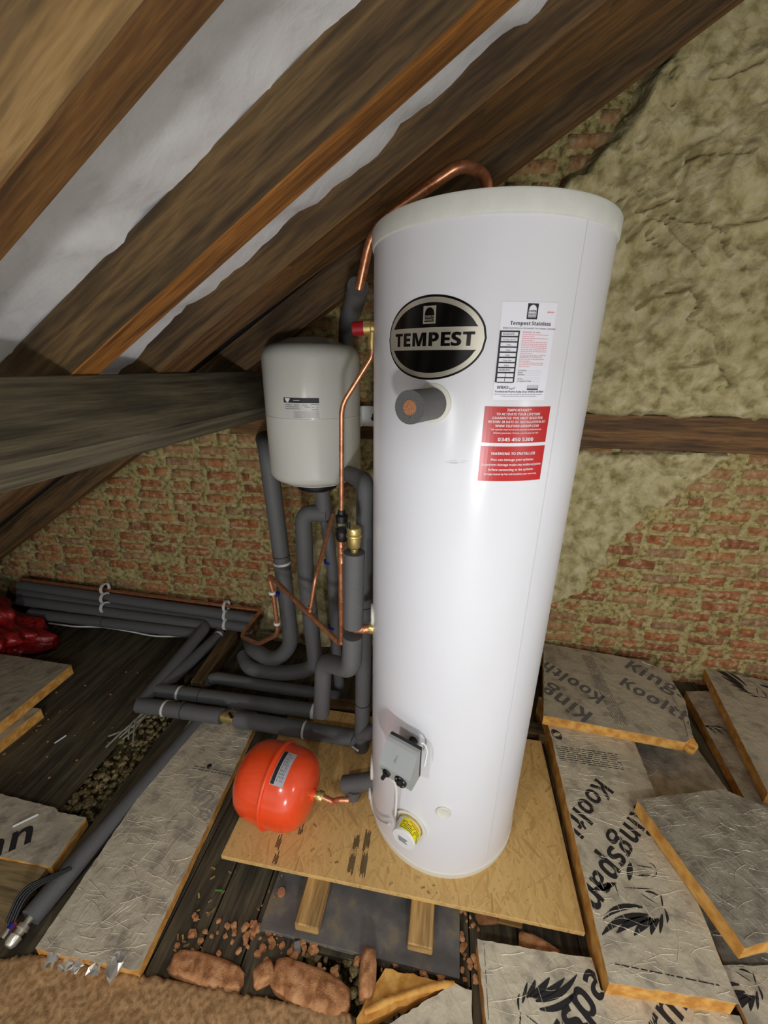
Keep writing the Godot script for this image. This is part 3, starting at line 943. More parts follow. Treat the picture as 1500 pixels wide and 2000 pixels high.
func build_cylinder() -> void:
	var o := thing("hot_water_cylinder", "tall white hot water cylinder with a black oval badge and two red labels", "cylinder", CYL)
	var st := mk()
	lathe(st, [Vector2(0.0001, 0.02), Vector2(R, 0.02), Vector2(R, 1.912), Vector2(0.0001, 1.912)], Transform3D(Basis(), CYL), 96)
	obj("body", st, M.enamel, o, false)
	st = mk()
	lathe(st, [Vector2(R - 0.004, 1.9), Vector2(R + 0.0035, 1.9055), Vector2(R + 0.0045, 1.909), Vector2(R + 0.0045, 1.938), Vector2(R + 0.002, 1.942), Vector2(R - 0.006, 1.944), Vector2(R - 0.03, 1.945), Vector2(0.0001, 1.947)], Transform3D(Basis(), CYL), 96)
	obj("lid", st, M.lid, o, false)
	st = mk()
	lathe(st, [Vector2(0.0001, 0.0), Vector2(R + 0.001, 0.0), Vector2(R + 0.003, 0.004), Vector2(R + 0.003, 0.024), Vector2(R + 0.0005, 0.027), Vector2(R - 0.01, 0.027)], Transform3D(Basis(), CYL), 96)
	obj("base_ring", st, M.cream, o, false)
	st = mk()
	var sm := mk()
	quad(sm, on_cyl(0.1715, 0.03, 0.0004), on_cyl(0.1724, 0.03, 0.0004), on_cyl(0.1724, 1.905, 0.0004), on_cyl(0.1715, 1.905, 0.0004))
	obj("seam", sm, flat(Color(0.82, 0.82, 0.83), 0.4), o)
	# badge
	var bs := -0.1245
	var by := 1.6985
	st = mk()
	ellipse(st, bs, by, 0.1185, 0.081, 0.0006)
	var badge := obj("badge", st, M.black_gloss, o)
	badge.set_meta("label", "black and silver oval badge")
	st = mk()
	ellipse(st, bs, by, 0.1145, 0.0768, 0.0009)
	obj("silver_face", st, M.silver, badge)
	st = mk()
	ellipse(st, bs, by, 0.104, 0.0672, 0.0012, 1.7195, 9.0)
	ellipse(st, bs, by, 0.104, 0.0672, 0.0012, -9.0, 1.6765)
	write(st, "TEMPEST", 0.0245, Vector2(bs + 0.001, 1.6858), func(p): return on_cyl(p.x, p.y, 0.0014), heavy, 0.5, 0.189)
	obj("badge_print", st, M.black_gloss, badge)
	st = mk()
	arch_logo(st, -0.1255, 1.7265, 0.029, 0.033, 0.0016)
	write(st, "STAINLESS", 0.0042, Vector2(-0.1255, 1.7378), func(p): return on_cyl(p.x, p.y, 0.0018), bold, 0.5, 0.0275)
	write(st, "PRODUCTS", 0.0042, Vector2(-0.1255, 1.7318), func(p): return on_cyl(p.x, p.y, 0.0018), bold, 0.5, 0.0275)
	obj("badge_emblem", st, M.silver, badge)
	# data sheet
	st = mk()
	rect(st, 0.0168, 0.1285, 1.5815, 1.7625, 0.0006)
	var sheet := obj("data_sheet", st, M.paper, o)
	sheet.set_meta("label", "white printed data sheet")
	st = mk()
	var at := func(p): return on_cyl(p.x, p.y, 0.0011)
	arch_logo(st, 0.077, 1.7325, 0.0215, 0.0275, 0.001)
	write(st, "COPPER&", 0.0038, Vector2(0.077, 1.7445), at, bold, 0.5, 0.0215)
	write(st, "STAINLESS", 0.0038, Vector2(0.077, 1.7393), at, bold, 0.5, 0.0195)
	write(st, "CYLINDERS", 0.0022, Vector2(0.077, 1.7358), at, bold, 0.5, 0.0195)
	write(st, "Tempest Stainless", 0.0066, Vector2(0.0775, 1.7222), at, bold, 0.5, 0.083)
	write(st, "Mains pressure domestic hot water cylinder", 0.0027, Vector2(0.0775, 1.7155), at, plain, 0.5, 0.112 * 0.97)
	# the framed column of fields
	rect(st, 0.0175, 0.0215, 1.616, 1.712, 0.001)
	rect(st, 0.0535, 0.0565, 1.616, 1.712, 0.001)
	var fields := ["", "10.1Kw / 65.5C", "3 Bar", "3 Bar", "6 Bar", "3 Bar Min", "6 Bar", "", "", ""]
	for k in 11:
		var y := 1.712 - k * 0.0095
		rect(st, 0.0215, 0.0535, y - 0.0026 if k < 10 else y - 0.0018, y, 0.001)
		if k < 10 and fields[k] != "":
			write(st, fields[k], 0.0024, Vector2(0.0375, y - 0.0078), at, plain, 0.5)
		elif k in [0, 7]:
			bars(st, 0.024, 0.046, y - 0.0052, 0.0009, 0.001, k)
			bars(st, 0.024, 0.046, y - 0.0075, 0.0009, 0.001, k + 40)
	rect(st, 0.0365, 0.0375, 1.618, 1.636, 0.001)
	var lines := ["Company", "Name", "Address", "", "Tel No.", "Completion Date"]
	for k in 6:
		write(st, lines[k] if lines[k] != "" else ".", 0.0018, Vector2(0.062, 1.6392 - k * 0.0041), at, plain)
		rect(st, 0.077 if k < 5 else 0.087, 0.112, 1.6388 - k * 0.0041, 1.63895 - k * 0.0041, 0.001)
	write(st, "WRAS", 0.0058, Vector2(0.0225, 1.6035), at, bold, 0.0, 0.0225, PackedVector2Array(), 0.15)
	patch(st, 0.046, 0.06, func(s): return 1.605 + 0.001 * sin(s * 450.0), func(s): return 1.6057 + 0.001 * sin(s * 450.0), 0.001, 14)
	patch(st, 0.046, 0.06, func(s): return 1.603 + 0.001 * sin(s * 450.0), func(s): return 1.6037 + 0.001 * sin(s * 450.0), 0.001, 14)
	write(st, "benchmark", 0.0028, Vector2(0.0865, 1.6065), at, plain, 0.0, 0.0225, PackedVector2Array(), 0.2)
	rect(st, 0.0855, 0.11, 1.6018, 1.6046, 0.001)
	rect(st, 0.0855, 0.11, 1.6102, 1.6107, 0.001)
	rect(st, 0.0855, 0.0859, 1.6046, 1.6102, 0.001)
	rect(st, 0.1096, 0.11, 1.6046, 1.6102, 0.001)
	write(st, "Technical/Parts help line: 01952 257961", 0.0034, Vector2(0.0195, 1.5965), at, bold, 0.0, 0.104)
	bars(st, 0.019, 0.122, 1.5925, 0.0009, 0.001, 61)
	bars(st, 0.033, 0.109, 1.589, 0.0009, 0.001, 62)
	obj("sheet_print", st, M.ink, sheet)
	st = mk()
	write(st, "WARNING TO USER", 0.0023, Vector2(0.062, 1.7085), at, bold)
	for k in 12:
		bars(st, 0.062, 0.117 - 0.03 * float(k in [1, 3, 10]), 1.7045 - k * 0.0034, 0.0011, 0.001, 70 + k)
	write(st, "WARNING TO INSTALLER", 0.0023, Vector2(0.0615, 1.6635), at, bold)
	for k in 5:
		bars(st, 0.0615, 0.115 - 0.03 * float(k in [1, 4]), 1.6595 - k * 0.0034, 0.0011, 0.001, 90 + k)
	bars(st, 0.108, 0.123, 1.7445, 0.0024, 0.001, 99)
	obj("sheet_print", st, M.pink, sheet)
	# red labels
	st = mk()
	rect(st, 0.003, 0.1487, 1.493, 1.5683, 0.0006)
	var r1 := obj("red_label", st, M.red_label, o)
	r1.set_meta("label", "upper red label reading IMPORTANT")
	st = mk()
	var rows := [["IMPORTANT*", 0.0052, 1.5592, 0.053], ["TO ACTIVATE YOUR LIFETIME", 0.0051, 1.5508, 0.096], ["GUARANTEE YOU MUST REGISTER", 0.0051, 1.5427, 0.111], ["WITHIN 28 DAYS OF INSTALLATION AT:", 0.0051, 1.5347, 0.128], ["WWW.TELFORD-GROUP.COM", 0.0051, 1.5264, 0.096], ["This cylinder must be serviced annually to maintain your", 0.003, 1.52, 0.113], ["lifetime guarantee. To book a service you can call:", 0.003, 1.5128, 0.1], ["0345 450 5300", 0.0072, 1.497, 0.079]]
	for q in rows:
		write(st, q[0], q[1], Vector2(0.076, q[2]), at, bold, 0.5, q[3])
	obj("label_print", st, M.white, r1)
	st = mk()
	rect(st, 0.0023, 0.1492, 1.4085, 1.4855, 0.0006)
	var r2 := obj("red_label", st, M.red_label, o)
	r2.set_meta("label", "lower red label reading WARNING TO INSTALLER")
	st = mk()
	rows = [["WARNING TO INSTALLER", 0.0058, 1.4672, 0.1], ["Flux can damage your cylinder.", 0.0047, 1.4545, 0.098], ["To prevent damage make any soldered joints", 0.0047, 1.4435, 0.137], ["before connecting to the cylinder.", 0.0047, 1.4325, 0.104], ["Damage caused by Flux will invalidate your warranty.", 0.0036, 1.423, 0.122]]
	for q in rows:
		write(st, q[0], q[1], Vector2(0.0755, q[2]), at, bold, 0.5, q[3])
	obj("label_print", st, M.white, r2)
	# scuff
	st = mk()
	for k in 16:
		var s := rng.randf_range(-0.075, -0.025)
		var y := 1.447 + (s + 0.05) * 0.12 + rng.randf_range(-0.006, 0.005)
		rect(st, s, s + rng.randf_range(0.003, 0.018), y, y + 0.0006, 0.0004)
	obj("scuff", st, flat(Color(0.74, 0.74, 0.73), 0.5), o)
	# tapping closed with lagged stub
	var n1 := (on_cyl(-0.1121, 0, 1.0) - on_cyl(-0.1121, 0, 0.0)).normalized()
	var p1 := on_cyl(-0.1085, 1.569)
	st = mk()
	lathe(st, [Vector2(0.0001, -0.004), Vector2(0.042, -0.004), Vector2(0.042, 0.002), Vector2(0.034, 0.004), Vector2(0.031, 0.001), Vector2(0.0001, 0.0)], aim(p1, n1), 32)
	obj("tapping_rim", st, M.cream, o, false)
	st = mk()
	tube(st, [p1, p1 + n1 * 0.105], 0.033, 28)
	var stub := obj("lagged_stub", st, M.foam_grey, o, false)
	st = mk()
	lathe(st, [Vector2(0.0001, 0.0), Vector2(0.015, 0.0), Vector2(0.014, 0.0015), Vector2(0.0001, 0.002)], aim(p1 + n1 * 0.105, n1), 20)
	obj("cork_end", st, M.cork, stub, false)
	st = mk()
	beam(st, p1 + n1 * 0.1054 + Vector3(0.002, -0.016, 0), p1 + n1 * 0.1054 + Vector3(0.003, -0.032, 0), 0.0016, 0.001, n1, 0.0002)
	obj("slit", st, M.joint, stub)
	# blanking plug
	var p2 := on_cyl(-0.0042, 0.328)
	st = mk()
	lathe(st, [Vector2(0.0001, -0.004), Vector2(0.024, -0.004), Vector2(0.024, 0.003), Vector2(0.0215, 0.005), Vector2(0.019, 0.0035), Vector2(0.0001, 0.004)], aim(p2, Vector3(-0.015, 0, 1)), 32)
	obj("blanking_plug", st, M.cream, o, false)
	# bosses on the left, where the pipes go in
	for q in [[-0.385, 0.875, 0.035], [-0.40, 0.158, 0.045]]:
		var pn := on_cyl(q[0], q[1])
		st = mk()
		lathe(st, [Vector2(0.0001, -0.006), Vector2(q[2], -0.006), Vector2(q[2], 0.004), Vector2(q[2] - 0.004, 0.007), Vector2(0.0001, 0.007)], aim(pn, on_cyl(q[0], 0, 1.0) - on_cyl(q[0], 0, 0.0)), 28)
		obj("boss", st, M.cream, o, false)
	# immersion heater: a white cap with a yellow warning band
	var s3 := -0.108
	var n3 := (on_cyl(s3, 0, 1.0) - on_cyl(s3, 0, 0.0)).normalized()
	var p3 := on_cyl(s3, 0.211)
	var f3 := aim(p3, n3)
	st = mk()
	lathe(st, [Vector2(0.038, -0.01), Vector2(0.056, -0.01), Vector2(0.056, 0.003), Vector2(0.05, 0.005), Vector2(0.044, 0.003), Vector2(0.042, -0.004)], f3, 40)
	obj("heater_rim", st, M.cream, o, false)
	st = mk()
	lathe(st, [Vector2(0.0001, 0.001), Vector2(0.046, 0.001), Vector2(0.046, 0.008), Vector2(0.0001, 0.008)], f3, 8)
	obj("heater_nut", st, M.brass, o, false)
	st = mk()
	lathe(st, [Vector2(0.0001, 0.006), Vector2(0.041, 0.006), Vector2(0.04, 0.05), Vector2(0.038, 0.053), Vector2(0.0001, 0.055)], f3, 40)
	var cap := obj("heater_cap", st, M.white, o, false)
	cap.set_meta("label", "white immersion heater cap with a yellow warning label")
	st = mk()
	var ye := mk()
	var map3 := func(a: float, h: float, r: float) -> Vector3: return p3 + n3 * h + (Vector3.UP * cos(a) + Vector3.UP.cross(n3) * sin(a)) * r
	for k in 20:
		var a0 := lerpf(-0.55, 1.75, k / 20.0)
		var a1 := lerpf(-0.55, 1.75, (k + 1) / 20.0)
		quad(st, map3.call(a0, 0.047, 0.041), map3.call(a1, 0.047, 0.041), map3.call(a1, 0.012, 0.0416), map3.call(a0, 0.012, 0.0416))
	obj("warning_label", st, M.yellow, cap)
	for row in 5:
		for k in 16:
			if rng.randf() < 0.2:
				continue
			var a0 := -0.45 + k * 0.13
			var h0 := 0.022 + row * 0.005
			quad(ye, map3.call(a0, h0 + 0.002, 0.0416), map3.call(a0 + 0.1, h0 + 0.002, 0.0416), map3.call(a0 + 0.1, h0, 0.0418), map3.call(a0, h0, 0.0418))
	obj("warning_print", ye, M.ink, cap)
	st = mk()
	write(st, "WARNING", 0.006, Vector2(0.6, 0.019), func(p): return map3.call(0.6 + (p.x - 0.6) / 0.041, 0.039 - p.y, 0.0419), bold, 0.5)
	obj("warning_print", st, M.orange, cap)
	st = mk()
	for k in 4:
		var q := p3 + n3 * 0.0556 + Vector3.UP * (0.008 - k * 0.0055)
		var rt := Vector3.UP.cross(n3)
		beam(st, q - rt * (0.018 - 0.004 * float(k % 2)), q + rt * (0.016 - 0.003 * float(k % 3)), 0.0006, 0.0016, Vector3.UP, 0.0002)
	obj("cap_print", st, M.ink, cap)
	# control box of the thermostat on its short stem
	var s4 := -0.112
	var n4 := (on_cyl(s4, 0, 1.0) - on_cyl(s4, 0, 0.0)).normalized()
	var p4 := on_cyl(s4, 0.585)
	st = mk()
	tube(st, [p4, p4 + n4 * 0.05], 0.014, 16)
	obj("thermostat_stem", st, M.black, o, false)
	var f4 := Transform3D(aim(p4, n4).basis, p4)
	var rt4 := Vector3.UP.cross(n4)
	f4 = Transform3D(Basis(rt4, Vector3.UP, n4), p4 + n4 * 0.07)
	st = mk()
	box(st, f4 * Transform3D(Basis(), Vector3(0, 0, -0.016)), Vector3(0.1, 0.112, 0.012), 0.002)
	var tb := obj("thermostat_back", st, M.black, o)
	st = mk()
	# hood: deep above, sloping back below so that the knobs look downwards a little
	var prof := [Vector2(-0.055, -0.01), Vector2(-0.055, 0.03), Vector2(-0.05, 0.038), Vector2(-0.002, 0.046), Vector2(0.006, 0.043), Vector2(0.05, 0.008), Vector2(0.056, 0.0), Vector2(0.056, -0.01)]
	for k in prof.size():
		var a: Vector2 = prof[k]
		var b: Vector2 = prof[(k + 1) % prof.size()]
		quad(st, f4 * Vector3(-0.05, a.x, a.y), f4 * Vector3(0.05, a.x, a.y), f4 * Vector3(0.05, b.x, b.y), f4 * Vector3(-0.05, b.x, b.y))
		if k > 0 and k < prof.size() - 1:
			var z: Vector2 = prof[0]
			tri(st, f4 * Vector3(0.05, z.x, z.y), f4 * Vector3(0.05, b.x, b.y), f4 * Vector3(0.05, a.x, a.y))
			tri(st, f4 * Vector3(-0.05, z.x, z.y), f4 * Vector3(-0.05, a.x, a.y), f4 * Vector3(-0.05, b.x, b.y))
	var tbx := obj("thermostat_box", st, M.box_grey, o)
	tbx.set_meta("label", "grey thermostat box with two black knobs")
	for q in [[-0.026, 0.0125, 0.026], [0.02, 0.0185, 0.012]]:
		st = mk()
		var kz := 0.0425
		var slopen := (f4.basis * Vector3(0, 0.16, 0.98)).normalized()
		lathe(st, [Vector2(0.0001, -0.006), Vector2(q[1], -0.006), Vector2(q[1], 0.004), Vector2(q[1] - 0.003, 0.007), Vector2(q[1] * 0.5, 0.007), Vector2(q[1] * 0.42, q[2]), Vector2(0.0001, q[2] + 0.001)], aim(f4 * Vector3(q[0], -0.026, kz), slopen), 24)
		var kb := obj("knob", st, M.black, tbx, false)
		if q[0] > 0:
			st = mk()
			for k in 6:
				var a := TAU * k / 6.0
				var fr := aim(f4 * Vector3(q[0], -0.026, kz), slopen)
				lathe(st, [Vector2(0.002, 0.0), Vector2(0.002, 0.0078), Vector2(0.0001, 0.008)], Transform3D(fr.basis, fr * Vector3(cos(a) * 0.0135, 0.0, sin(a) * 0.0135)), 8)
			obj("dial_mark", st, flat(Color(0.6, 0.6, 0.6), 0.5), kb, false)
	st = mk()
	box(st, f4 * Transform3D(Basis(Vector3.RIGHT, -0.9), Vector3(-0.002, 0.026, 0.028)), Vector3(0.007, 0.024, 0.004), 0.001)
	obj("window", st, M.box_grey, tbx)

# ---- the two expansion vessels ----
func build_vessels() -> void:
	var c := Vector3(-0.543, 0, 0.47)
	var o := thing("expansion_vessel", "tall white expansion vessel with a black and white label, fixed under the rafters", "vessel", c + Vector3(0, 1.165, 0))
	var f := Transform3D(Basis(), c)
	var st := mk()
	var rv := 0.192
	var p := [Vector2(0.0001, 1.163), Vector2(0.08, 1.165), Vector2(0.14, 1.176)]
	for k in 7:
		var a := PI / 2 * k / 6
		p.append(Vector2(rv - 0.045 + 0.045 * sin(a), 1.225 - 0.04 * cos(a)))
	p.append_array([Vector2(rv, 1.448), Vector2(rv + 0.0015, 1.45), Vector2(rv + 0.0015, 1.454), Vector2(rv, 1.456)])
	for k in 7:
		var a := PI / 2 * k / 6
		p.append(Vector2(rv - 0.06 + 0.06 * cos(a), 1.665 + 0.055 * sin(a)))
	p.append_array([Vector2(0.09, 1.738), Vector2(0.04, 1.746), Vector2(0.0001, 1.748)])
	lathe(st, p, f, 64)
	obj("tank", st, M.vessel, o, false)
	st = mk()
	lathe(st, [Vector2(0.0001, 1.14), Vector2(0.085, 1.14), Vector2(0.09, 1.15), Vector2(0.09, 1.17), Vector2(0.0001, 1.17)], f, 40)
	obj("flange", st, M.black, o, false)
	st = mk()
	lathe(st, [Vector2(0.0001, 1.128), Vector2(0.062, 1.128), Vector2(0.066, 1.132), Vector2(0.062, 1.14), Vector2(0.0001, 1.14)], f, 32)
	obj("chrome_ring", st, M.chrome, o, false)
	st = mk()
	lathe(st, [Vector2(0.0001, 1.09), Vector2(0.016, 1.09), Vector2(0.02, 1.1), Vector2(0.02, 1.13), Vector2(0.0001, 1.13)], f, 8)
	obj("brass_nipple", st, M.brass, o, false)
	# label
	var on := func(s: float, y: float, off: float) -> Vector3: return c + Vector3((rv + off) * sin(s / rv), y, (rv + off) * cos(s / rv))
	var strip := func(t: SurfaceTool, s0: float, s1: float, y0: float, y1: float, off: float) -> void:
		var n := maxi(1, int((s1 - s0) / 0.01))
		for i in n:
			var a := lerpf(s0, s1, float(i) / n)
			var b := lerpf(s0, s1, float(i + 1) / n)
			quad(t, on.call(a, y0, off), on.call(b, y0, off), on.call(b, y1, off), on.call(a, y1, off))
	st = mk()
	strip.call(st, -0.05, 0.082, 1.458, 1.531, 0.0006)
	var lb := obj("vessel_label", st, flat(Color(0.78, 0.77, 0.75), 0.35), o)
	st = mk()
	strip.call(st, -0.051, 0.083, 1.513, 1.531, 0.001)
	for q in [[-0.045, -0.02, 1.505], [-0.01, 0.01, 1.505], [0.022, 0.04, 1.505], [0.052, 0.08, 1.507], [-0.045, 0.01, 1.498], [0.03, 0.05, 1.498], [0.055, 0.064, 1.497], [0.073, 0.078, 1.497], [-0.045, 0.012, 1.491], [0.055, 0.08, 1.488]]:
		var s: float = q[0]
		while s < q[1]:
			strip.call(st, s, minf(s + 0.0035, q[1]), q[2], q[2] + 0.002, 0.001)
			s += 0.005
	for k in 7:
		var s := -0.012
		while s < 0.08:
			var l := rng.randf_range(0.003, 0.009)
			strip.call(st, s, minf(s + l, 0.082), 1.482 - k * 0.0036, 1.4828 - k * 0.0036, 0.001)
			s += l + 0.0015
	obj("label_print", st, M.ink, lb)
	st = mk()
	for s in [-0.045]:
		strip.call(st, s, s + 0.02, 1.524, 1.529, 0.0014)
		strip.call(st, s + 0.003, s + 0.017, 1.518, 1.524, 0.0014)
		strip.call(st, s + 0.007, s + 0.013, 1.5145, 1.518, 0.0014)
	strip.call(st, -0.012, 0.012, 1.521, 1.5225, 0.0014)
	obj("label_emblem", st, M.white, lb)
	# bracket holding the vessel to the wall timber
	st = mk()
	box(st, Transform3D(Basis(), Vector3(-0.377, 1.405, 0.09)), Vector3(0.09, 0.1, 0.006), 0.002)
	box(st, Transform3D(Basis(), Vector3(-0.42, 1.405, 0.2)), Vector3(0.006, 0.1, 0.22), 0.002)
	box(st, Transform3D(Basis(), Vector3(-0.49, 1.405, 0.29)), Vector3(0.14, 0.1, 0.006), 0.002)
	var br := obj("bracket", st, M.white, o)
	st = mk()
	lathe(st, [Vector2(0.0001, 0.0), Vector2(0.012, 0.0), Vector2(0.012, 0.004), Vector2(0.0001, 0.005)], aim(Vector3(-0.36, 1.395, 0.09), Vector3.BACK), 16)
	lathe(st, [Vector2(0.0001, 0.0), Vector2(0.007, 0.0), Vector2(0.007, 0.004), Vector2(0.0001, 0.005)], aim(Vector3(-0.36, 1.412, 0.09), Vector3.BACK), 16)
	obj("keyhole", st, M.black, br, false)

	# the red one lies on its side
	var rc := Vector3(-0.54, 0.147, 1.1)
	var ax := Vector3(1, 0.0, 0.13).normalized()
	var e := thing("red_expansion_vessel", "glossy orange-red expansion vessel lying on its side on the edge of the OSB sheet", "vessel", Vector3(-0.54, 0.0, 1.1))
	var fr := aim(rc, ax)
	st = mk()
	var q := [Vector2(0.0001, -0.152), Vector2(0.05, -0.149), Vector2(0.09, -0.139), Vector2(0.116, -0.119), Vector2(0.131, -0.09), Vector2(0.137, -0.05), Vector2(0.139, -0.008)]
	q.append_array([Vector2(0.146, -0.006), Vector2(0.148, 0.0), Vector2(0.146, 0.006), Vector2(0.139, 0.008)])
	q.append_array([Vector2(0.137, 0.05), Vector2(0.131, 0.085), Vector2(0.116, 0.112), Vector2(0.09, 0.13), Vector2(0.05, 0.14), Vector2(0.0001, 0.142)])
	lathe(st, q, fr, 72)
	obj("tank", st, M.red, e, false)
	st = mk()
	var side := ax.cross(Vector3.UP).normalized()   # towards the camera
	var onr := func(a: float, h: float, off: float) -> Vector3: return rc + ax * h + (Vector3.UP * cos(a) + side * sin(a)) * (0.139 - maxf(0.0, h - 0.03) * 0.05 + off)
	for k in 10:
		var a0 := lerpf(-0.25, 0.62, k / 10.0)
		var a1 := lerpf(-0.25, 0.62, (k + 1) / 10.0)
		quad(st, onr.call(a1, 0.018, 0.0005), onr.call(a1, 0.07, 0.0005), onr.call(a0, 0.07, 0.0005), onr.call(a0, 0.018, 0.0005))
	var rl := obj("vessel_label", st, flat(Color(0.72, 0.71, 0.72), 0.35), e)
	st = mk()
	for k in 8:
		var a0 := lerpf(-0.24, 0.6, k / 8.0)
		var a1 := lerpf(-0.24, 0.6, (k + 1) / 8.0)
		quad(st, onr.call(a1, 0.02, 0.001), onr.call(a1, 0.034, 0.001), onr.call(a0, 0.034, 0.001), onr.call(a0, 0.02, 0.001))
	for k in 40:
		var a0 := -0.2 + (k % 10) * 0.075
		var h0 := 0.04 + (k / 10) * 0.006
		if rng.randf() < 0.7:
			quad(st, onr.call(a0 + 0.05, h0, 0.001), onr.call(a0 + 0.05, h0 + 0.0016, 0.001), onr.call(a0, h0 + 0.0016, 0.001), onr.call(a0, h0, 0.001))
	obj("label_print", st, M.ink, rl)
	st = mk()
	var n0 := rc + ax * 0.142
	lathe(st, [Vector2(0.0001, -0.01), Vector2(0.02, -0.01), Vector2(0.02, 0.01), Vector2(0.0001, 0.01)], aim(n0, ax), 20)
	obj("neck", st, M.red, e, false)
	st = mk()
	lathe(st, [Vector2(0.0001, 0.01), Vector2(0.014, 0.01), Vector2(0.014, 0.02), Vector2(0.02, 0.021), Vector2(0.02, 0.038), Vector2(0.017, 0.042), Vector2(0.0001, 0.042)], aim(n0, ax), 6)
	obj("brass_union", st, M.brass, e, false)
	var p0 := n0 + ax * 0.04
	st = mk()
	tube(st, fillet([p0, p0 + ax * 0.045 + Vector3(0, -0.008, 0), p0 + ax * 0.06 + Vector3(0, 0.012, 0), p0 + ax * 0.1 + Vector3(0, 0.014, -0.01)], 0.02), 0.011, 14)
	obj("copper_tail", st, M.copper, e, false)

# ---- pipes ----
func lagged(label: String, pts: Array, r: float, rad := 0.06, joints := [], ties := []) -> Node3D:
	var path := fillet(pts, rad, 8)
	var o := thing("insulated_pipe", label, "pipe", pts[0], "pipes in grey foam lagging")
	var st := mk()
	tube(st, path, r, 22)
	obj("foam_sleeve", st, M.foam_grey, o, false)
	for list in [joints, ties]:
		for t in list:
			var total := 0.0
			for i in path.size() - 1:
				total += path[i].distance_to(path[i + 1])
			var want: float = total * t
			for i in path.size() - 1:
				var l: float = path[i].distance_to(path[i + 1])
				if want <= l:
					var at: Vector3 = path[i].lerp(path[i + 1], want / l)
					var d: Vector3 = (path[i + 1] - path[i]).normalized()
					var w := 0.0016 if list == joints else 0.006
					st = mk()
					lathe(st, [Vector2(r * 0.9, -w), Vector2(r + 0.0012, -w), Vector2(r + 0.0018, 0), Vector2(r + 0.0012, w), Vector2(r * 0.9, w)], aim(at, d), 24)
					obj("joint" if list == joints else "cable_tie", st, M.joint if list == joints else M.tie, o, false)
					break
				want -= l
	return o

func copper(label: String, pts: Array, r: float, rad := 0.02, fittings := []) -> Node3D:
	var o := thing("copper_pipe", label, "pipe", pts[0], "bare copper pipes")
	var st := mk()
	tube(st, fillet(pts, rad, 6), r, 14)
	obj("tube", st, M.copper, o, false)
	for f in fittings:       # [middle, direction, half length]
		st = mk()
		var h: float = f[2]
		lathe(st, [Vector2(r * 0.9, -h), Vector2(r + 0.0014, -h), Vector2(r + 0.0022, -h + 0.004), Vector2(r + 0.0014, -h + 0.006), Vector2(r + 0.0014, h - 0.006), Vector2(r + 0.0022, h - 0.004), Vector2(r + 0.0014, h), Vector2(r * 0.9, h)], aim(f[0], f[1]), 16)
		obj("fitting", st, M.copper, o, false)
	return o

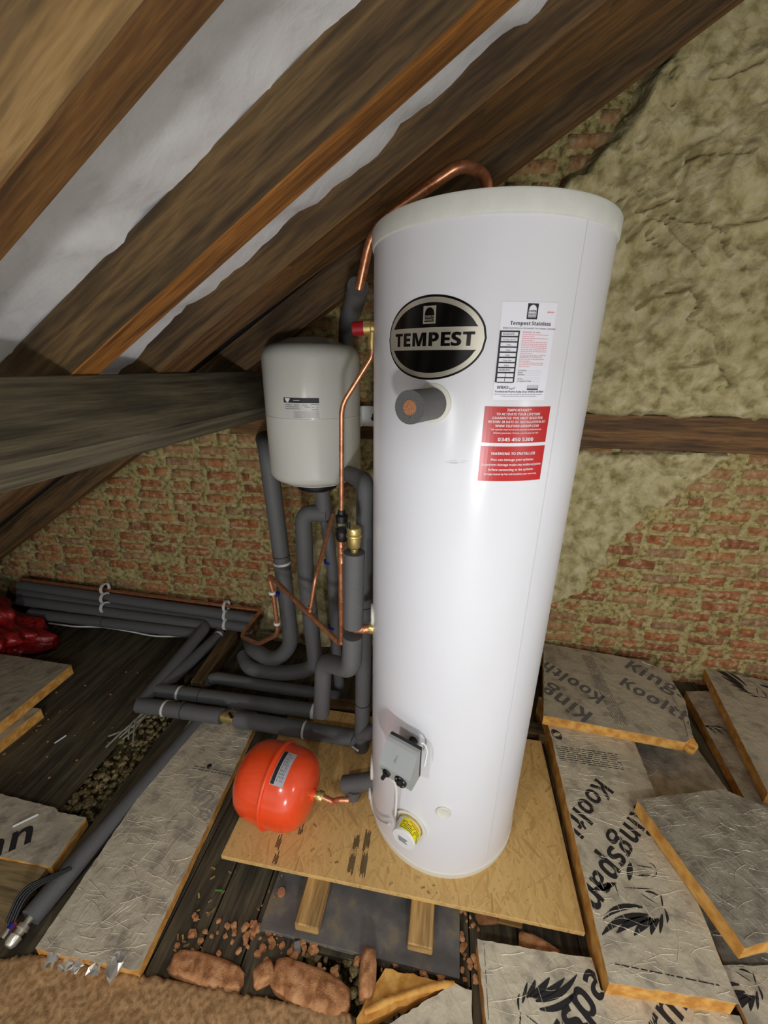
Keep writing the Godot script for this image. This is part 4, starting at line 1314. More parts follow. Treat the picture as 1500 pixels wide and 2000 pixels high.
func build_pipes() -> void:
	lagged("leftmost upright lagged pipe below the white vessel, bending left near the floor", [Vector3(-0.952, 1.270, 0.100), Vector3(-0.772, 1.304, 0.450), Vector3(-0.750, 0.842, 0.450), Vector3(-0.731, 0.243, 0.450), Vector3(-0.841, 0.126, 0.450), Vector3(-0.982, 0.142, 0.400), Vector3(-1.116, 0.040, 0.200)], 0.04, 0.1, [0.45], [0.47])
	lagged("second upright lagged pipe from the left, square bend at its top under the white vessel", [Vector3(-0.500, 1.013, 0.470), Vector3(-0.615, 1.015, 0.470), Vector3(-0.622, 0.699, 0.470), Vector3(-0.597, 0.135, 0.470), Vector3(-0.764, 0.072, 0.470), Vector3(-0.988, 0.065, 0.460), Vector3(-1.069, 0.061, 0.360)], 0.039, 0.08, [0.42], [])
	lagged("short lagged pipe hanging from the brass nipple of the white vessel", [Vector3(-0.523, 1.146, 0.470), Vector3(-0.515, 0.992, 0.470)], 0.034)
	lagged("thin lagged pipe with blue tape behind the copper pipes", [Vector3(-0.527, 0.965, 0.420), Vector3(-0.504, 0.739, 0.420), Vector3(-0.500, 0.289, 0.420), Vector3(-0.481, -0.131, 0.420)], 0.027, 0.06, [0.6])
	for q in [[Vector3(-0.514, 0.750, 0.420), Vector3(-0.500, 0.289, 0.420)], [Vector3(-0.506, 0.378, 0.420), Vector3(-0.500, 0.289, 0.420)]]:
		var st := mk()
		lathe(st, [Vector2(0.026, -0.007), Vector2(0.0285, -0.007), Vector2(0.0285, 0.007), Vector2(0.026, 0.007)], aim(q[0], q[1] - q[0]), 20)
		var o := tag(obj("blue_tape", st, M.blue, self, false), "ring of blue tape, %s on the thin lagged pipe" % ("upper" if q[0].y > 0.7 else "lower"), "tape", "rings of blue tape")
	lagged("long upright lagged pipe just left of the cylinder, turned over at the top", [Vector3(-0.386, 1.227, 0.550), Vector3(-0.264, 1.265, 0.780), Vector3(-0.270, 0.718, 0.780), Vector3(-0.285, 0.062, 0.780), Vector3(-0.293, -0.261, 0.800)], 0.033, 0.05, [0.42, 0.7])
	lagged("short lagged branch from the upright pipe into the side of the cylinder", [Vector3(-0.280, 0.099, 0.790), Vector3(-0.200, 0.171, 0.830)], 0.032)
	# thick pipe by the cylinder with the air vent on top
	lagged("thick upright lagged pipe beside the cylinder with a brass air vent on its top", [Vector3(-0.256, 1.098, 1.000), Vector3(-0.264, 0.824, 1.000)], 0.0335, 0.05)
	lagged("lagged pipe below the copper elbow, bending back left and down to the floor", [Vector3(-0.266, 0.786, 1.000), Vector3(-0.272, 0.643, 1.000), Vector3(-0.424, 0.523, 0.850), Vector3(-0.455, 0.219, 0.820)], 0.0345, 0.05)
	copper("copper elbow and brass nut where the thick lagged pipe enters the cylinder", [Vector3(-0.263, 0.848, 1.000), Vector3(-0.264, 0.809, 1.000), Vector3(-0.225, 0.816, 1.000), Vector3(-0.178, 0.819, 0.990)], 0.0145, 0.02, [[Vector3(-0.236, 0.815, 1.000), Vector3(1, 0, 0), 0.014]])
	var st := mk()
	lathe(st, [Vector2(0.0001, -0.01), Vector2(0.021, -0.01), Vector2(0.023, 0.0), Vector2(0.021, 0.012), Vector2(0.0001, 0.012)], aim(Vector3(-0.199, 0.824, 1.000), Vector3(1, 0, 0)), 6)
	tag(obj("brass_nut", st, M.brass, self, false), "brass nut on the side of the cylinder at the copper elbow", "nut")
	# air vent
	var v := Vector3(-0.256, 1.098, 1.000)
	var av := thing("air_vent", "brass automatic air vent standing on the thick lagged pipe", "valve", v)
	st = mk()
	lathe(st, [Vector2(0.0001, -0.005), Vector2(0.012, -0.005), Vector2(0.012, 0.012), Vector2(0.016, 0.014), Vector2(0.02, 0.02), Vector2(0.021, 0.05), Vector2(0.024, 0.052), Vector2(0.025, 0.056), Vector2(0.024, 0.06), Vector2(0.022, 0.062), Vector2(0.0001, 0.062)], Transform3D(Basis(), v), 28)
	obj("vent_body", st, M.brass, av, false)
	st = mk()
	lathe(st, [Vector2(0.0001, 0.062), Vector2(0.0215, 0.062), Vector2(0.0225, 0.066), Vector2(0.0225, 0.08), Vector2(0.02, 0.084), Vector2(0.0001, 0.0845)], Transform3D(Basis(), v), 28)
	obj("vent_cap", st, M.brass, av, false)
	st = mk()
	tube(st, [v + Vector3(-0.016, 0.07, 0), v + Vector3(-0.016, 0.096, 0)], 0.005, 10)
	obj("vent_pin", st, M.black, av, false)
	# relief valve with the red cap
	var rv := Vector3(-0.225, 1.732, 0.950)
	var pv := thing("relief_valve", "brass relief valve with a dark red cap half hidden behind the cylinder", "valve", rv)
	st = mk()
	lathe(st, [Vector2(0.0001, -0.045), Vector2(0.017, -0.045), Vector2(0.018, -0.012), Vector2(0.0001, -0.012)], aim(Vector3(-0.217, 1.739, 0.950), Vector3(1, 0.05, 0)), 20)
	obj("cap", st, M.red_cap, pv, false)
	st = mk()
	lathe(st, [Vector2(0.0001, -0.014), Vector2(0.02, -0.014), Vector2(0.02, 0.004), Vector2(0.017, 0.006), Vector2(0.017, 0.05), Vector2(0.0001, 0.05)], aim(Vector3(-0.217, 1.739, 0.950), Vector3(1, 0.05, 0)), 20)
	tube(st, [Vector3(-0.210, 1.727, 0.950), Vector3(-0.211, 1.686, 0.950)], 0.013, 8)
	tube(st, [Vector3(-0.211, 1.709, 0.950), Vector3(-0.211, 1.696, 0.950)], 0.016, 6)
	obj("valve_body", st, M.brass, pv, false)
	copper("slim copper discharge pipe crossing in front of the white vessel down to the black tundish", [Vector3(-0.210, 1.689, 0.950), Vector3(-0.211, 1.667, 0.950), Vector3(-0.299, 1.536, 0.950), Vector3(-0.313, 1.198, 0.930)], 0.0075, 0.03)
	# tundish
	var ta := Vector3(-0.313, 1.202, 0.930)
	var td := thing("tundish", "black plastic tundish at the foot of the slim copper pipe", "tundish", ta)
	st = mk()
	obj("inlet_nut", turned([Vector2(0.014, -0.036), Vector2(0.019, -0.034), Vector2(0.02, -0.012), Vector2(0.013, -0.006), Vector2(0.012, 0.006), Vector2(0.0001, 0.006)], ta), M.black, td, false)
	obj("funnel", turned([Vector2(0.0001, -0.1), Vector2(0.016, -0.1), Vector2(0.019, -0.094), Vector2(0.021, -0.072), Vector2(0.018, -0.066), Vector2(0.02, -0.058), Vector2(0.0001, -0.058)], ta), M.black, td, false)
	st = mk()
	for sx in [-0.015, 0.015]:
		st = mk()
		tube(st, [ta + Vector3(sx, -0.062, 0), ta + Vector3(sx, -0.03, 0)], 0.003, 8)
		obj("window_post", st, M.black, td, false)
	copper("wider upright copper pipe below the tundish beside the thick lagged pipe", [Vector3(-0.317, 1.108, 0.930), Vector3(-0.332, 0.671, 0.900)], 0.011, 0.02, [[Vector3(-0.317, 1.097, 0.930), Vector3.UP, 0.02], [Vector3(-0.318, 1.038, 0.925), Vector3.UP, 0.022], [Vector3(-0.332, 0.680, 0.900), Vector3.UP, 0.014]])
	copper("copper pipe slanting up left from the upright copper pipe to the wall pipes", [Vector3(-0.332, 0.666, 0.900), Vector3(-0.347, 0.656, 0.890), Vector3(-0.740, 0.745, 0.600), Vector3(-0.751, 0.726, 0.590), Vector3(-0.739, 0.660, 0.590), Vector3(-0.732, 0.425, 0.590), Vector3(-0.891, 0.274, 0.500), Vector3(-1.079, 0.184, 0.350), Vector3(-1.085, 0.177, 0.100)], 0.0105, 0.05, [[Vector3(-0.498, 0.682, 0.770), Vector3(1, -0.3, 0.6), 0.022]])
	copper("thin copper pipe joining the slanting copper pipe from above", [Vector3(-0.468, 1.024, 0.500), Vector3(-0.472, 0.848, 0.760), Vector3(-0.500, 0.690, 0.770)], 0.0085, 0.03, [[Vector3(-0.497, 0.710, 0.770), Vector3(0.1, 1, 0), 0.016]])
	var clips := [Vector3(-0.742, 0.655, 0.592), Vector3(-0.733, 0.488, 0.592)]
	for k in 2:
		st = mk()
		lathe(st, [Vector2(0.01, -0.007), Vector2(0.016, -0.007), Vector2(0.016, 0.007), Vector2(0.01, 0.007)], aim(clips[k], Vector3(0.1, 1, 0)), 16)
		tag(obj("pipe_clip", st, M.tie, self, false), ["upper", "lower"][k] + " white plastic clip on the short upright copper pipe by the wall", "clip", "clips on the copper pipe")
	st = mk()
	box(st, Transform3D(Basis(), Vector3(-0.730, 0.635, 0.570)), Vector3(0.022, 0.02, 0.02), 0.002)
	tag(obj("blue_clip", st, M.blue, self), "small blue plastic clip beside the upper white pipe clip", "clip")
	# over the top of the cylinder
	copper("thick copper pipe arching off the lid of the cylinder and down its far left side", [Vector3(0.069, 2.051, 0.820), Vector3(0.064, 2.102, 0.820), Vector3(0.002, 2.141, 0.800), Vector3(-0.240, 2.017, 0.780), Vector3(-0.286, 1.859, 0.760)], 0.0145, 0.07)
	lagged("black shaded lagged pipe coming down from the copper arch behind the white vessel", [Vector3(-0.288, 1.868, 0.760), Vector3(-0.330, 1.817, 0.660), Vector3(-0.467, 1.814, 0.190), Vector3(-0.491, 1.195, 0.190)], 0.033)
	# low pipes across the floor
	lagged("rear low lagged pipe running right to the foot of the thin lagged pipe", [Vector3(-1.260, -0.080, 0.520), Vector3(-1.197, 0.013, 0.500), Vector3(-0.465, -0.022, 0.490)], 0.032, 0.06, [0.13])
	var mid_pipe := lagged("middle low lagged pipe with a capped end near the floor", [Vector3(-1.437, 0.000, 0.625), Vector3(-0.558, 0.030, 0.648)], 0.037, 0.05, [0.3], [0.16])
	st = mk()
	var e := Vector3(-0.558, 0.030, 0.648)
	var ed := (Vector3(-0.558, 0.030, 0.648) - Vector3(-1.437, 0.000, 0.625)).normalized()
	lathe(st, [Vector2(0.0001, -0.004), Vector2(0.039, -0.004), Vector2(0.04, 0.0), Vector2(0.039, 0.01), Vector2(0.02, 0.012), Vector2(0.0001, 0.012)], aim(e, ed), 24)
	lathe(st, [Vector2(0.0001, 0.012), Vector2(0.008, 0.012), Vector2(0.008, 0.02), Vector2(0.0001, 0.02)], aim(e, ed), 10)
	obj("end_cap", st, M.tie, mid_pipe, false)
	lagged("front low lagged pipe, left piece, ending at the brass valve", [Vector3(-1.457, 0.000, 0.729), Vector3(-0.991, 0.022, 0.743)], 0.037, 0.05, [0.55], [0.33])
	lagged("front low lagged pipe, right piece, running behind the red vessel to the cylinder", [Vector3(-0.913, 0.024, 0.747), Vector3(-0.312, 0.045, 0.776), Vector3(-0.297, 0.050, 0.799)], 0.037, 0.03, [0.55], [0.56])
	var va := Vector3(-0.991, 0.022, 0.743)
	var vb := Vector3(-0.913, 0.024, 0.747)
	var vt := thing("stop_valve", "threaded brass stop valve with a black lever between the low lagged pipes", "valve", va)
	st = mk()
	var pr := [Vector2(0.0001, -0.004)]
	for k in 9:
		pr.append(Vector2(0.024 if k % 2 else 0.021, k * va.distance_to(vb) / 9.0))
		pr.append(Vector2(0.024 if k % 2 else 0.021, (k + 0.8) * va.distance_to(vb) / 9.0))
	pr.append(Vector2(0.0001, va.distance_to(vb)))
	lathe(st, pr, aim(va, vb - va), 20)
	obj("valve_body", st, M.brass, vt, false)
	st = mk()
	beam(st, (va + vb) * 0.5 + Vector3(0.005, 0.03, 0.0), (va + vb) * 0.5 + Vector3(0.035, 0.035, 0.03), 0.012, 0.005, Vector3.UP, 0.001)
	obj("lever", st, M.black, vt)
	st = mk()
	tube(st, [(va + vb) * 0.5, (va + vb) * 0.5 + Vector3(0.006, 0.032, 0)], 0.006, 10)
	obj("lever_stem", st, M.black, vt, false)
	# drain at the foot of the cylinder
	lagged("lagged stub from the lowest boss of the cylinder towards the red vessel", [Vector3(-0.181, 0.095, 0.990), Vector3(-0.316, 0.041, 0.990)], 0.033)
	lagged("short lagged drop leg below the stub beside the red vessel", [Vector3(-0.271, 0.047, 1.000), Vector3(-0.290, -0.116, 1.000)], 0.03, 0.02)
	var dr := Vector3(-0.295, -0.136, 1.000)
	var dc := thing("drain_cock", "small brass drain cock under the short lagged drop leg", "valve", dr)
	st = mk()
	tube(st, [dr + Vector3(0, 0.02, 0), dr + Vector3(0, -0.015, 0.0)], 0.0075, 12)
	obj("copper_tail", st, M.copper, dc, false)
	st = mk()
	tube(st, [dr + Vector3(0, -0.012, 0.0), dr + Vector3(-0.022, -0.02, 0.022)], 0.0085, 8)
	tube(st, [dr + Vector3(-0.004, -0.01, 0.008), dr + Vector3(0.012, -0.02, 0.02)], 0.005, 8)
	obj("drain_spout", st, M.brass, dc, false)
	# pipes along the foot of the wall at the left
	copper("copper pipe lying on top of the lagged pipes along the foot of the gable wall", [Vector3(-2.874, 0.210, 0.050), Vector3(-1.104, 0.157, 0.050)], 0.011)
	lagged("uppermost of the lagged pipes along the foot of the gable wall", [Vector3(-2.864, 0.173, 0.070), Vector3(-1.128, 0.105, 0.070)], 0.034)
	lagged("second lagged pipe down along the foot of the gable wall", [Vector3(-2.843, 0.132, 0.100), Vector3(-1.161, 0.052, 0.100)], 0.034)
	lagged("third lagged pipe down along the foot of the wall, turning towards the camera", [Vector3(-2.807, 0.103, 0.140), Vector3(-1.433, 0.063, 0.140), Vector3(-1.456, 0.000, 0.712)], 0.035, 0.05)
	lagged("lowest lagged pipe on the planks with a white cable along it", [Vector3(-2.690, 0.043, 0.190), Vector3(-1.449, 0.035, 0.190)], 0.034, 0.05, [0.45])
	lagged("second of the two lagged pipes running side by side towards the gable wall", [Vector3(-1.348, 0.003, 0.130), Vector3(-1.427, -0.000, 0.630)], 0.035, 0.05, [], [0.05])
	for q in [[205, 1141, 1198], [445, 1175, 1228]]:
		for k in 3:
			var y := lerpf(q[1], q[2], k / 2.0)
			st = mk()
			var c: Vector3 = [Vector3(-2.186, 0.218, 0.075), Vector3(-2.172, 0.167, 0.105), Vector3(-2.152, 0.120, 0.140), Vector3(-1.323, 0.176, 0.070), Vector3(-1.329, 0.112, 0.075), Vector3(-1.319, 0.064, 0.105)][k + (0 if q[0] == 205 else 3)]
			lathe(st, [Vector2(0.03, -0.008), Vector2(0.038, -0.008), Vector2(0.038, 0.008), Vector2(0.03, 0.008)], aim(c, Vector3(1, 0, 0)), 24)
			tag(obj("pipe_strap", st, M.tie, self, false), "%s white strap of the %s set round the pipes along the wall" % [["top", "middle", "bottom"][k], "left" if q[0] == 205 else "right"], "strap", "white straps on the wall pipes")
	# the long pipe beside the left board
	lagged("long lagged pipe on the planks beside the left insulation board", [Vector3(-1.221, -0.040, 1.521), Vector3(-1.120, -0.040, 0.735)], 0.034, 0.05)
	var la := Vector3(-1.221, -0.040, 1.521)
	var lb := Vector3(-1.226, -0.045, 1.590)
	var pe := thing("pipe_end", "pale compression fittings on the bare end of the long lagged pipe at lower left", "fitting", la)
	st = mk()
	var dn := (lb - la).normalized()
	var ll := la.distance_to(lb)
	lathe(st, [Vector2(0.0001, -0.01), Vector2(0.011, -0.01), Vector2(0.011, ll * 0.25), Vector2(0.018, ll * 0.26), Vector2(0.02, ll * 0.4), Vector2(0.015, ll * 0.45), Vector2(0.015, ll * 0.6), Vector2(0.02, ll * 0.64), Vector2(0.018, ll * 0.9), Vector2(0.012, ll), Vector2(0.0001, ll)], aim(la, dn), 14)
	obj("fitting_body", st, M.silver, pe, false)
	for q in [[0.35, 0.02, "red"], [0.42, 0.024, "blue"], [0.62, 0.026, "steel"]]:
		st = mk()
		var p: Vector3 = la.lerp(lb, q[0]) + Vector3(-0.022, q[1], 0)
		tube(st, [p, p + dn * 0.02], 0.008, 10)
		obj("connector", st, flat(Color(0.6, 0.12, 0.06), 0.4) if q[2] == "red" else M.blue if q[2] == "blue" else M.chrome, pe, false)
	for k in 4:
		st = mk()
		var o := Vector3(-0.045 + k * 0.007, 0.035 - 0.004 * k, 0)
		tube(st, fillet([la + Vector3(0.05, 0.035, -0.12) + o * 0.3, la + Vector3(0.0, 0.045, -0.03) + o, la.lerp(lb, 0.45) + o * 0.9], 0.06), 0.004, 8)
		obj("cable_tail", st, M.black, pe, false)
	# cables
	cable("white cable lying along the lowest lagged pipe by the wall", [Vector3(-2.586, -0.030, 0.179), Vector3(-2.464, -0.030, 0.181), Vector3(-2.352, -0.020, 0.193), Vector3(-2.198, -0.030, 0.153), Vector3(-1.969, -0.040, 0.156), Vector3(-1.803, -0.040, 0.176), Vector3(-1.558, -0.030, 0.148)], 0.0055, M.cable)
	cable("white cable looping behind the red vessel up to the lagged pipe", [Vector3(-0.661, 0.010, 0.775), Vector3(-0.547, 0.008, 0.777), Vector3(-0.348, 0.020, 0.787), Vector3(-0.289, 0.060, 0.847)], 0.005, M.cable)
	cable("short white cable under the front low lagged pipe by the tie", [Vector3(-1.308, 0.010, 0.750), Vector3(-1.273, -0.010, 0.757), Vector3(-1.189, -0.010, 0.749)], 0.005, M.cable)
	cable("white flex running from the thermostat box down the cylinder to the heater cap", [on_cyl(-0.135, 0.53, 0.1), on_cyl(-0.137, 0.46, 0.06), on_cyl(-0.15, 0.36, 0.025), on_cyl(-0.158, 0.21, 0.016), on_cyl(-0.15, 0.185, 0.02)], 0.0042, M.cable)
	cable("white flex curling round the foot of the cylinder under the lowest lagged stub", [Vector3(-0.208, -0.003, 1.000), on_cyl(-0.37, 0.1, 0.012), on_cyl(-0.31, 0.06, 0.014), on_cyl(-0.24, 0.09, 0.014), on_cyl(-0.18, 0.16, 0.02)], 0.0042, M.cable)
	cable("short white flex looping behind the top of the thermostat box", [on_cyl(-0.1, 0.61, 0.05), on_cyl(-0.075, 0.635, 0.03), on_cyl(-0.06, 0.61, 0.03), on_cyl(-0.062, 0.57, 0.05)], 0.003, M.cable)
	var fan_pts := [Vector3(-1.430, -0.050, 0.726), Vector3(-1.433, -0.050, 0.808), Vector3(-1.411, -0.070, 0.881), Vector3(-1.510, -0.075, 0.879), Vector3(-1.554, -0.030, 0.544)]
	for k in 6:
		var a: Vector3 = fan_pts[0] + Vector3(rng.randf_range(-0.05, 0.03), rng.randf() * 0.02, rng.randf_range(-0.1, 0.03))
		var b: Vector3 = fan_pts[1] + Vector3(rng.randf_range(-0.03, 0.03), rng.randf() * 0.02, rng.randf_range(-0.03, 0.03))
		var c: Vector3 = fan_pts[2 if k % 2 else 3] + Vector3(rng.randf_range(-0.05, 0.05), 0.01, rng.randf_range(-0.02, 0.05))
		var o := cable("old grey-brown cable in the tangle over the rubble by the low lagged pipes", [a, b, c], 0.0045, M.old_cable)
		o.set_meta("group", "tangle of old cables in the floor gap")

func turned(prof: Array, at: Vector3) -> SurfaceTool:
	var st := mk()
	lathe(st, prof, Transform3D(Basis(), at), 20)
	return st

func cable(label: String, pts: Array, r: float, m: Material) -> Node3D:
	var st := mk()
	tube(st, fillet(pts, 0.1, 6), r, 8)
	return tag(obj("cable", st, m, self, false), label, "cable")

# ---- insulation boards ----
func ragged(p: PackedVector2Array, step: float, amp: float, grow: float) -> PackedVector2Array:
	var out := PackedVector2Array()
	for i in p.size():
		var a := p[i]
		var b := p[(i + 1) % p.size()]
		var n := maxi(1, int(a.distance_to(b) / step))
		for k in n:
			out.append(a.lerp(b, float(k) / n) + Vector2(rng.randf_range(-amp, amp), rng.randf_range(-amp, amp)))
	if grow != 0.0:
		var g := Geometry2D.offset_polygon(out, grow)
		if g.size() > 0:
			return g[0]
	return out

func board(label: String, tops: Array, y0: float, y1: float, foil: Material, core: Material = null) -> Node3D:
	var p := xz(tops)
	var mid := Vector2.ZERO
	for q in p:
		mid += q / p.size()
	var o := thing("insulation_board", label, "insulation", Vector3(mid.x, y0, mid.y), "foil-faced insulation boards")
	var st := mk()
	prism(st, ragged(p, 0.03, 0.0012, 0.0), y0 + 0.0005, y1 - 0.0012)
	obj("foam_core", st, M.core if core == null else core, o)
	st = mk()
	prism(st, ragged(p, 0.015, 0.0016, 0.0012), y1 - 0.0015, y1)
	obj("foil_facing", st, foil, o)
	st = mk()
	prism(st, ragged(p, 0.03, 0.001, 0.0), y0, y0 + 0.001)
	obj("foil_facing", st, foil, o)
	tops_of[o] = [y1, p]
	return o

# print on a board: lettering from «at» along «dir» (x, z), clipped to the board's outline
func print_on(o: Node3D, text: String, at: Vector2, dir: Vector2, cap: float, m: Material, font: Font, shape := [], align := 0.0) -> void:
	var d := dir.normalized()
	var u := Vector2(d.y, -d.x)
	var y: float = tops_of[o][0] + 0.0006
	var poly: PackedVector2Array = tops_of[o][1]
	var cl := PackedVector2Array()
	for q in Geometry2D.offset_polygon(poly, -0.002)[0]:
		cl.append(Vector2((q - at).dot(d), (q - at).dot(u)))
	var map := func(p: Vector2) -> Vector3:
		var w := at + d * p.x + u * p.y
		return Vector3(w.x, y, w.y)
	var st := mk()
	if text != "":
		write(st, text, cap, Vector2.ZERO, map, font, align, 0.0, cl)
	for s in shape:
		var q := clipped(s, cl)
		if q.size() > 2:
			var ix := Geometry2D.triangulate_polygon(q)
			for i in range(0, ix.size(), 3):
				fan(st, PackedVector2Array([q[ix[i]], q[ix[i + 1]], q[ix[i + 2]]]), map)
	obj("print", st, m, o)

# a curved tapering stroke
func stroke(a: Vector2, b: Vector2, bend: float, wide: float) -> PackedVector2Array:
	var d := b - a
	var n := Vector2(-d.y, d.x).normalized()
	var l := PackedVector2Array()
	var r := PackedVector2Array()
	for k in 9:
		var t := k / 8.0
		var p := a + d * t + n * bend * 4.0 * t * (1.0 - t)
		var w := wide * pow(sin(PI * clampf(t * 0.92 + 0.06, 0.0, 1.0)), 0.7) * 0.5
		l.append(p + n * w)
		r.append(p - n * w)
	r.reverse()
	return l + r

# the emblem on the boards: a maned beast drawn in strokes, s is its height
func emblem(s: float, flip := 1.0) -> Array:
	var out := []
	for q in [[0.09, 0.02, 0.60, -0.17, 0.1, -0.05], [0.11, 0.09, 0.75, -0.10, 0.105, -0.05], [0.11, 0.13, 0.59, -0.02, 0.11, -0.03], [0.08, 0.16, 0.44, 0.10, 0.11, -0.02], [0.04, 0.18, 0.27, 0.20, 0.09, -0.015], [-0.04, 0.18, 0.17, 0.25, 0.06, 0.0], [-0.12, 0.17, 0.0, 0.25, 0.045, 0.015],
			[0.46, -0.40, 0.12, -0.28, 0.1, 0.0], [-0.26, -0.30, -0.04, -0.21, 0.11, 0.0], [-0.30, -0.24, -0.44, -0.12, 0.022, 0.0], [-0.46, -0.17, -0.46, -0.08, 0.022, 0.025], [-0.46, -0.08, -0.32, -0.08, 0.022, 0.025], [-0.20, -0.17, -0.35, -0.09, 0.045, 0.0], [0.08, -0.20, -0.21, 0.0, 0.017, 0.0], [-0.10, -0.04, -0.20, 0.08, 0.04, 0.015], [-0.23, 0.08, -0.12, 0.15, 0.032, 0.0], [-0.03, -0.06, -0.09, 0.10, 0.02, 0.0], [0.13, -0.30, 0.23, -0.19, 0.022, 0.0]]:
		out.append(stroke(Vector2(q[0], q[1]) * s, Vector2(q[2], q[3]) * s, q[5] * s, q[4] * s * 0.62))
	return out

# fine raised creases in a foil facing, along two directions
func creases(o: Node3D, n: int, dir: Vector2, sd: int, m: Material) -> void:
	var r := RandomNumberGenerator.new()
	r.seed = sd
	var y: float = tops_of[o][0]
	var poly: PackedVector2Array = tops_of[o][1]
	var lo := poly[0]
	var hi := poly[0]
	for q in poly:
		lo = lo.min(q)
		hi = hi.max(q)
	var st := mk()
	for k in n:
		var d := (dir if r.randf() < 0.55 else Vector2(-dir.y, dir.x)).rotated(r.randfn(0.0, 0.12))
		var p := Vector2(r.randf_range(lo.x, hi.x), r.randf_range(lo.y, hi.y))
		var w := r.randf_range(0.0008, 0.002)
		var seg := r.randi_range(2, 9)
		for i in seg:
			var q := p + d * 0.014
			if inside(p, poly) > 0.004 and inside(q, poly) > 0.004:
				var e := Vector2(-d.y, d.x) * w
				var h := w * r.randf_range(0.5, 0.9)
				quad(st, V(p - e, y), V(p, y + h), V(q, y + h), V(q - e, y))
				quad(st, V(p, y + h), V(p + e, y), V(q + e, y), V(q, y + h))
			p = q
			d = d.rotated(r.randfn(0.0, 0.15))
	obj("foil_creases", st, m, o).set_meta("kind", "stuff")

func lined(at: Vector2, along: Vector2, across: Vector2, n: int) -> Array:
	var out := []
	for k in n:
		var o := at + across * k / n
		var w := across / n * 0.35
		var t := 0.0
		while t < 1.0:
			var l := rng.randf_range(0.05, 0.16)
			var e := minf(1.0, t + l)
			out.append(PackedVector2Array([o + along * t, o + along * e, o + along * e + w, o + along * t + w]))
			t += l + 0.02
	return out

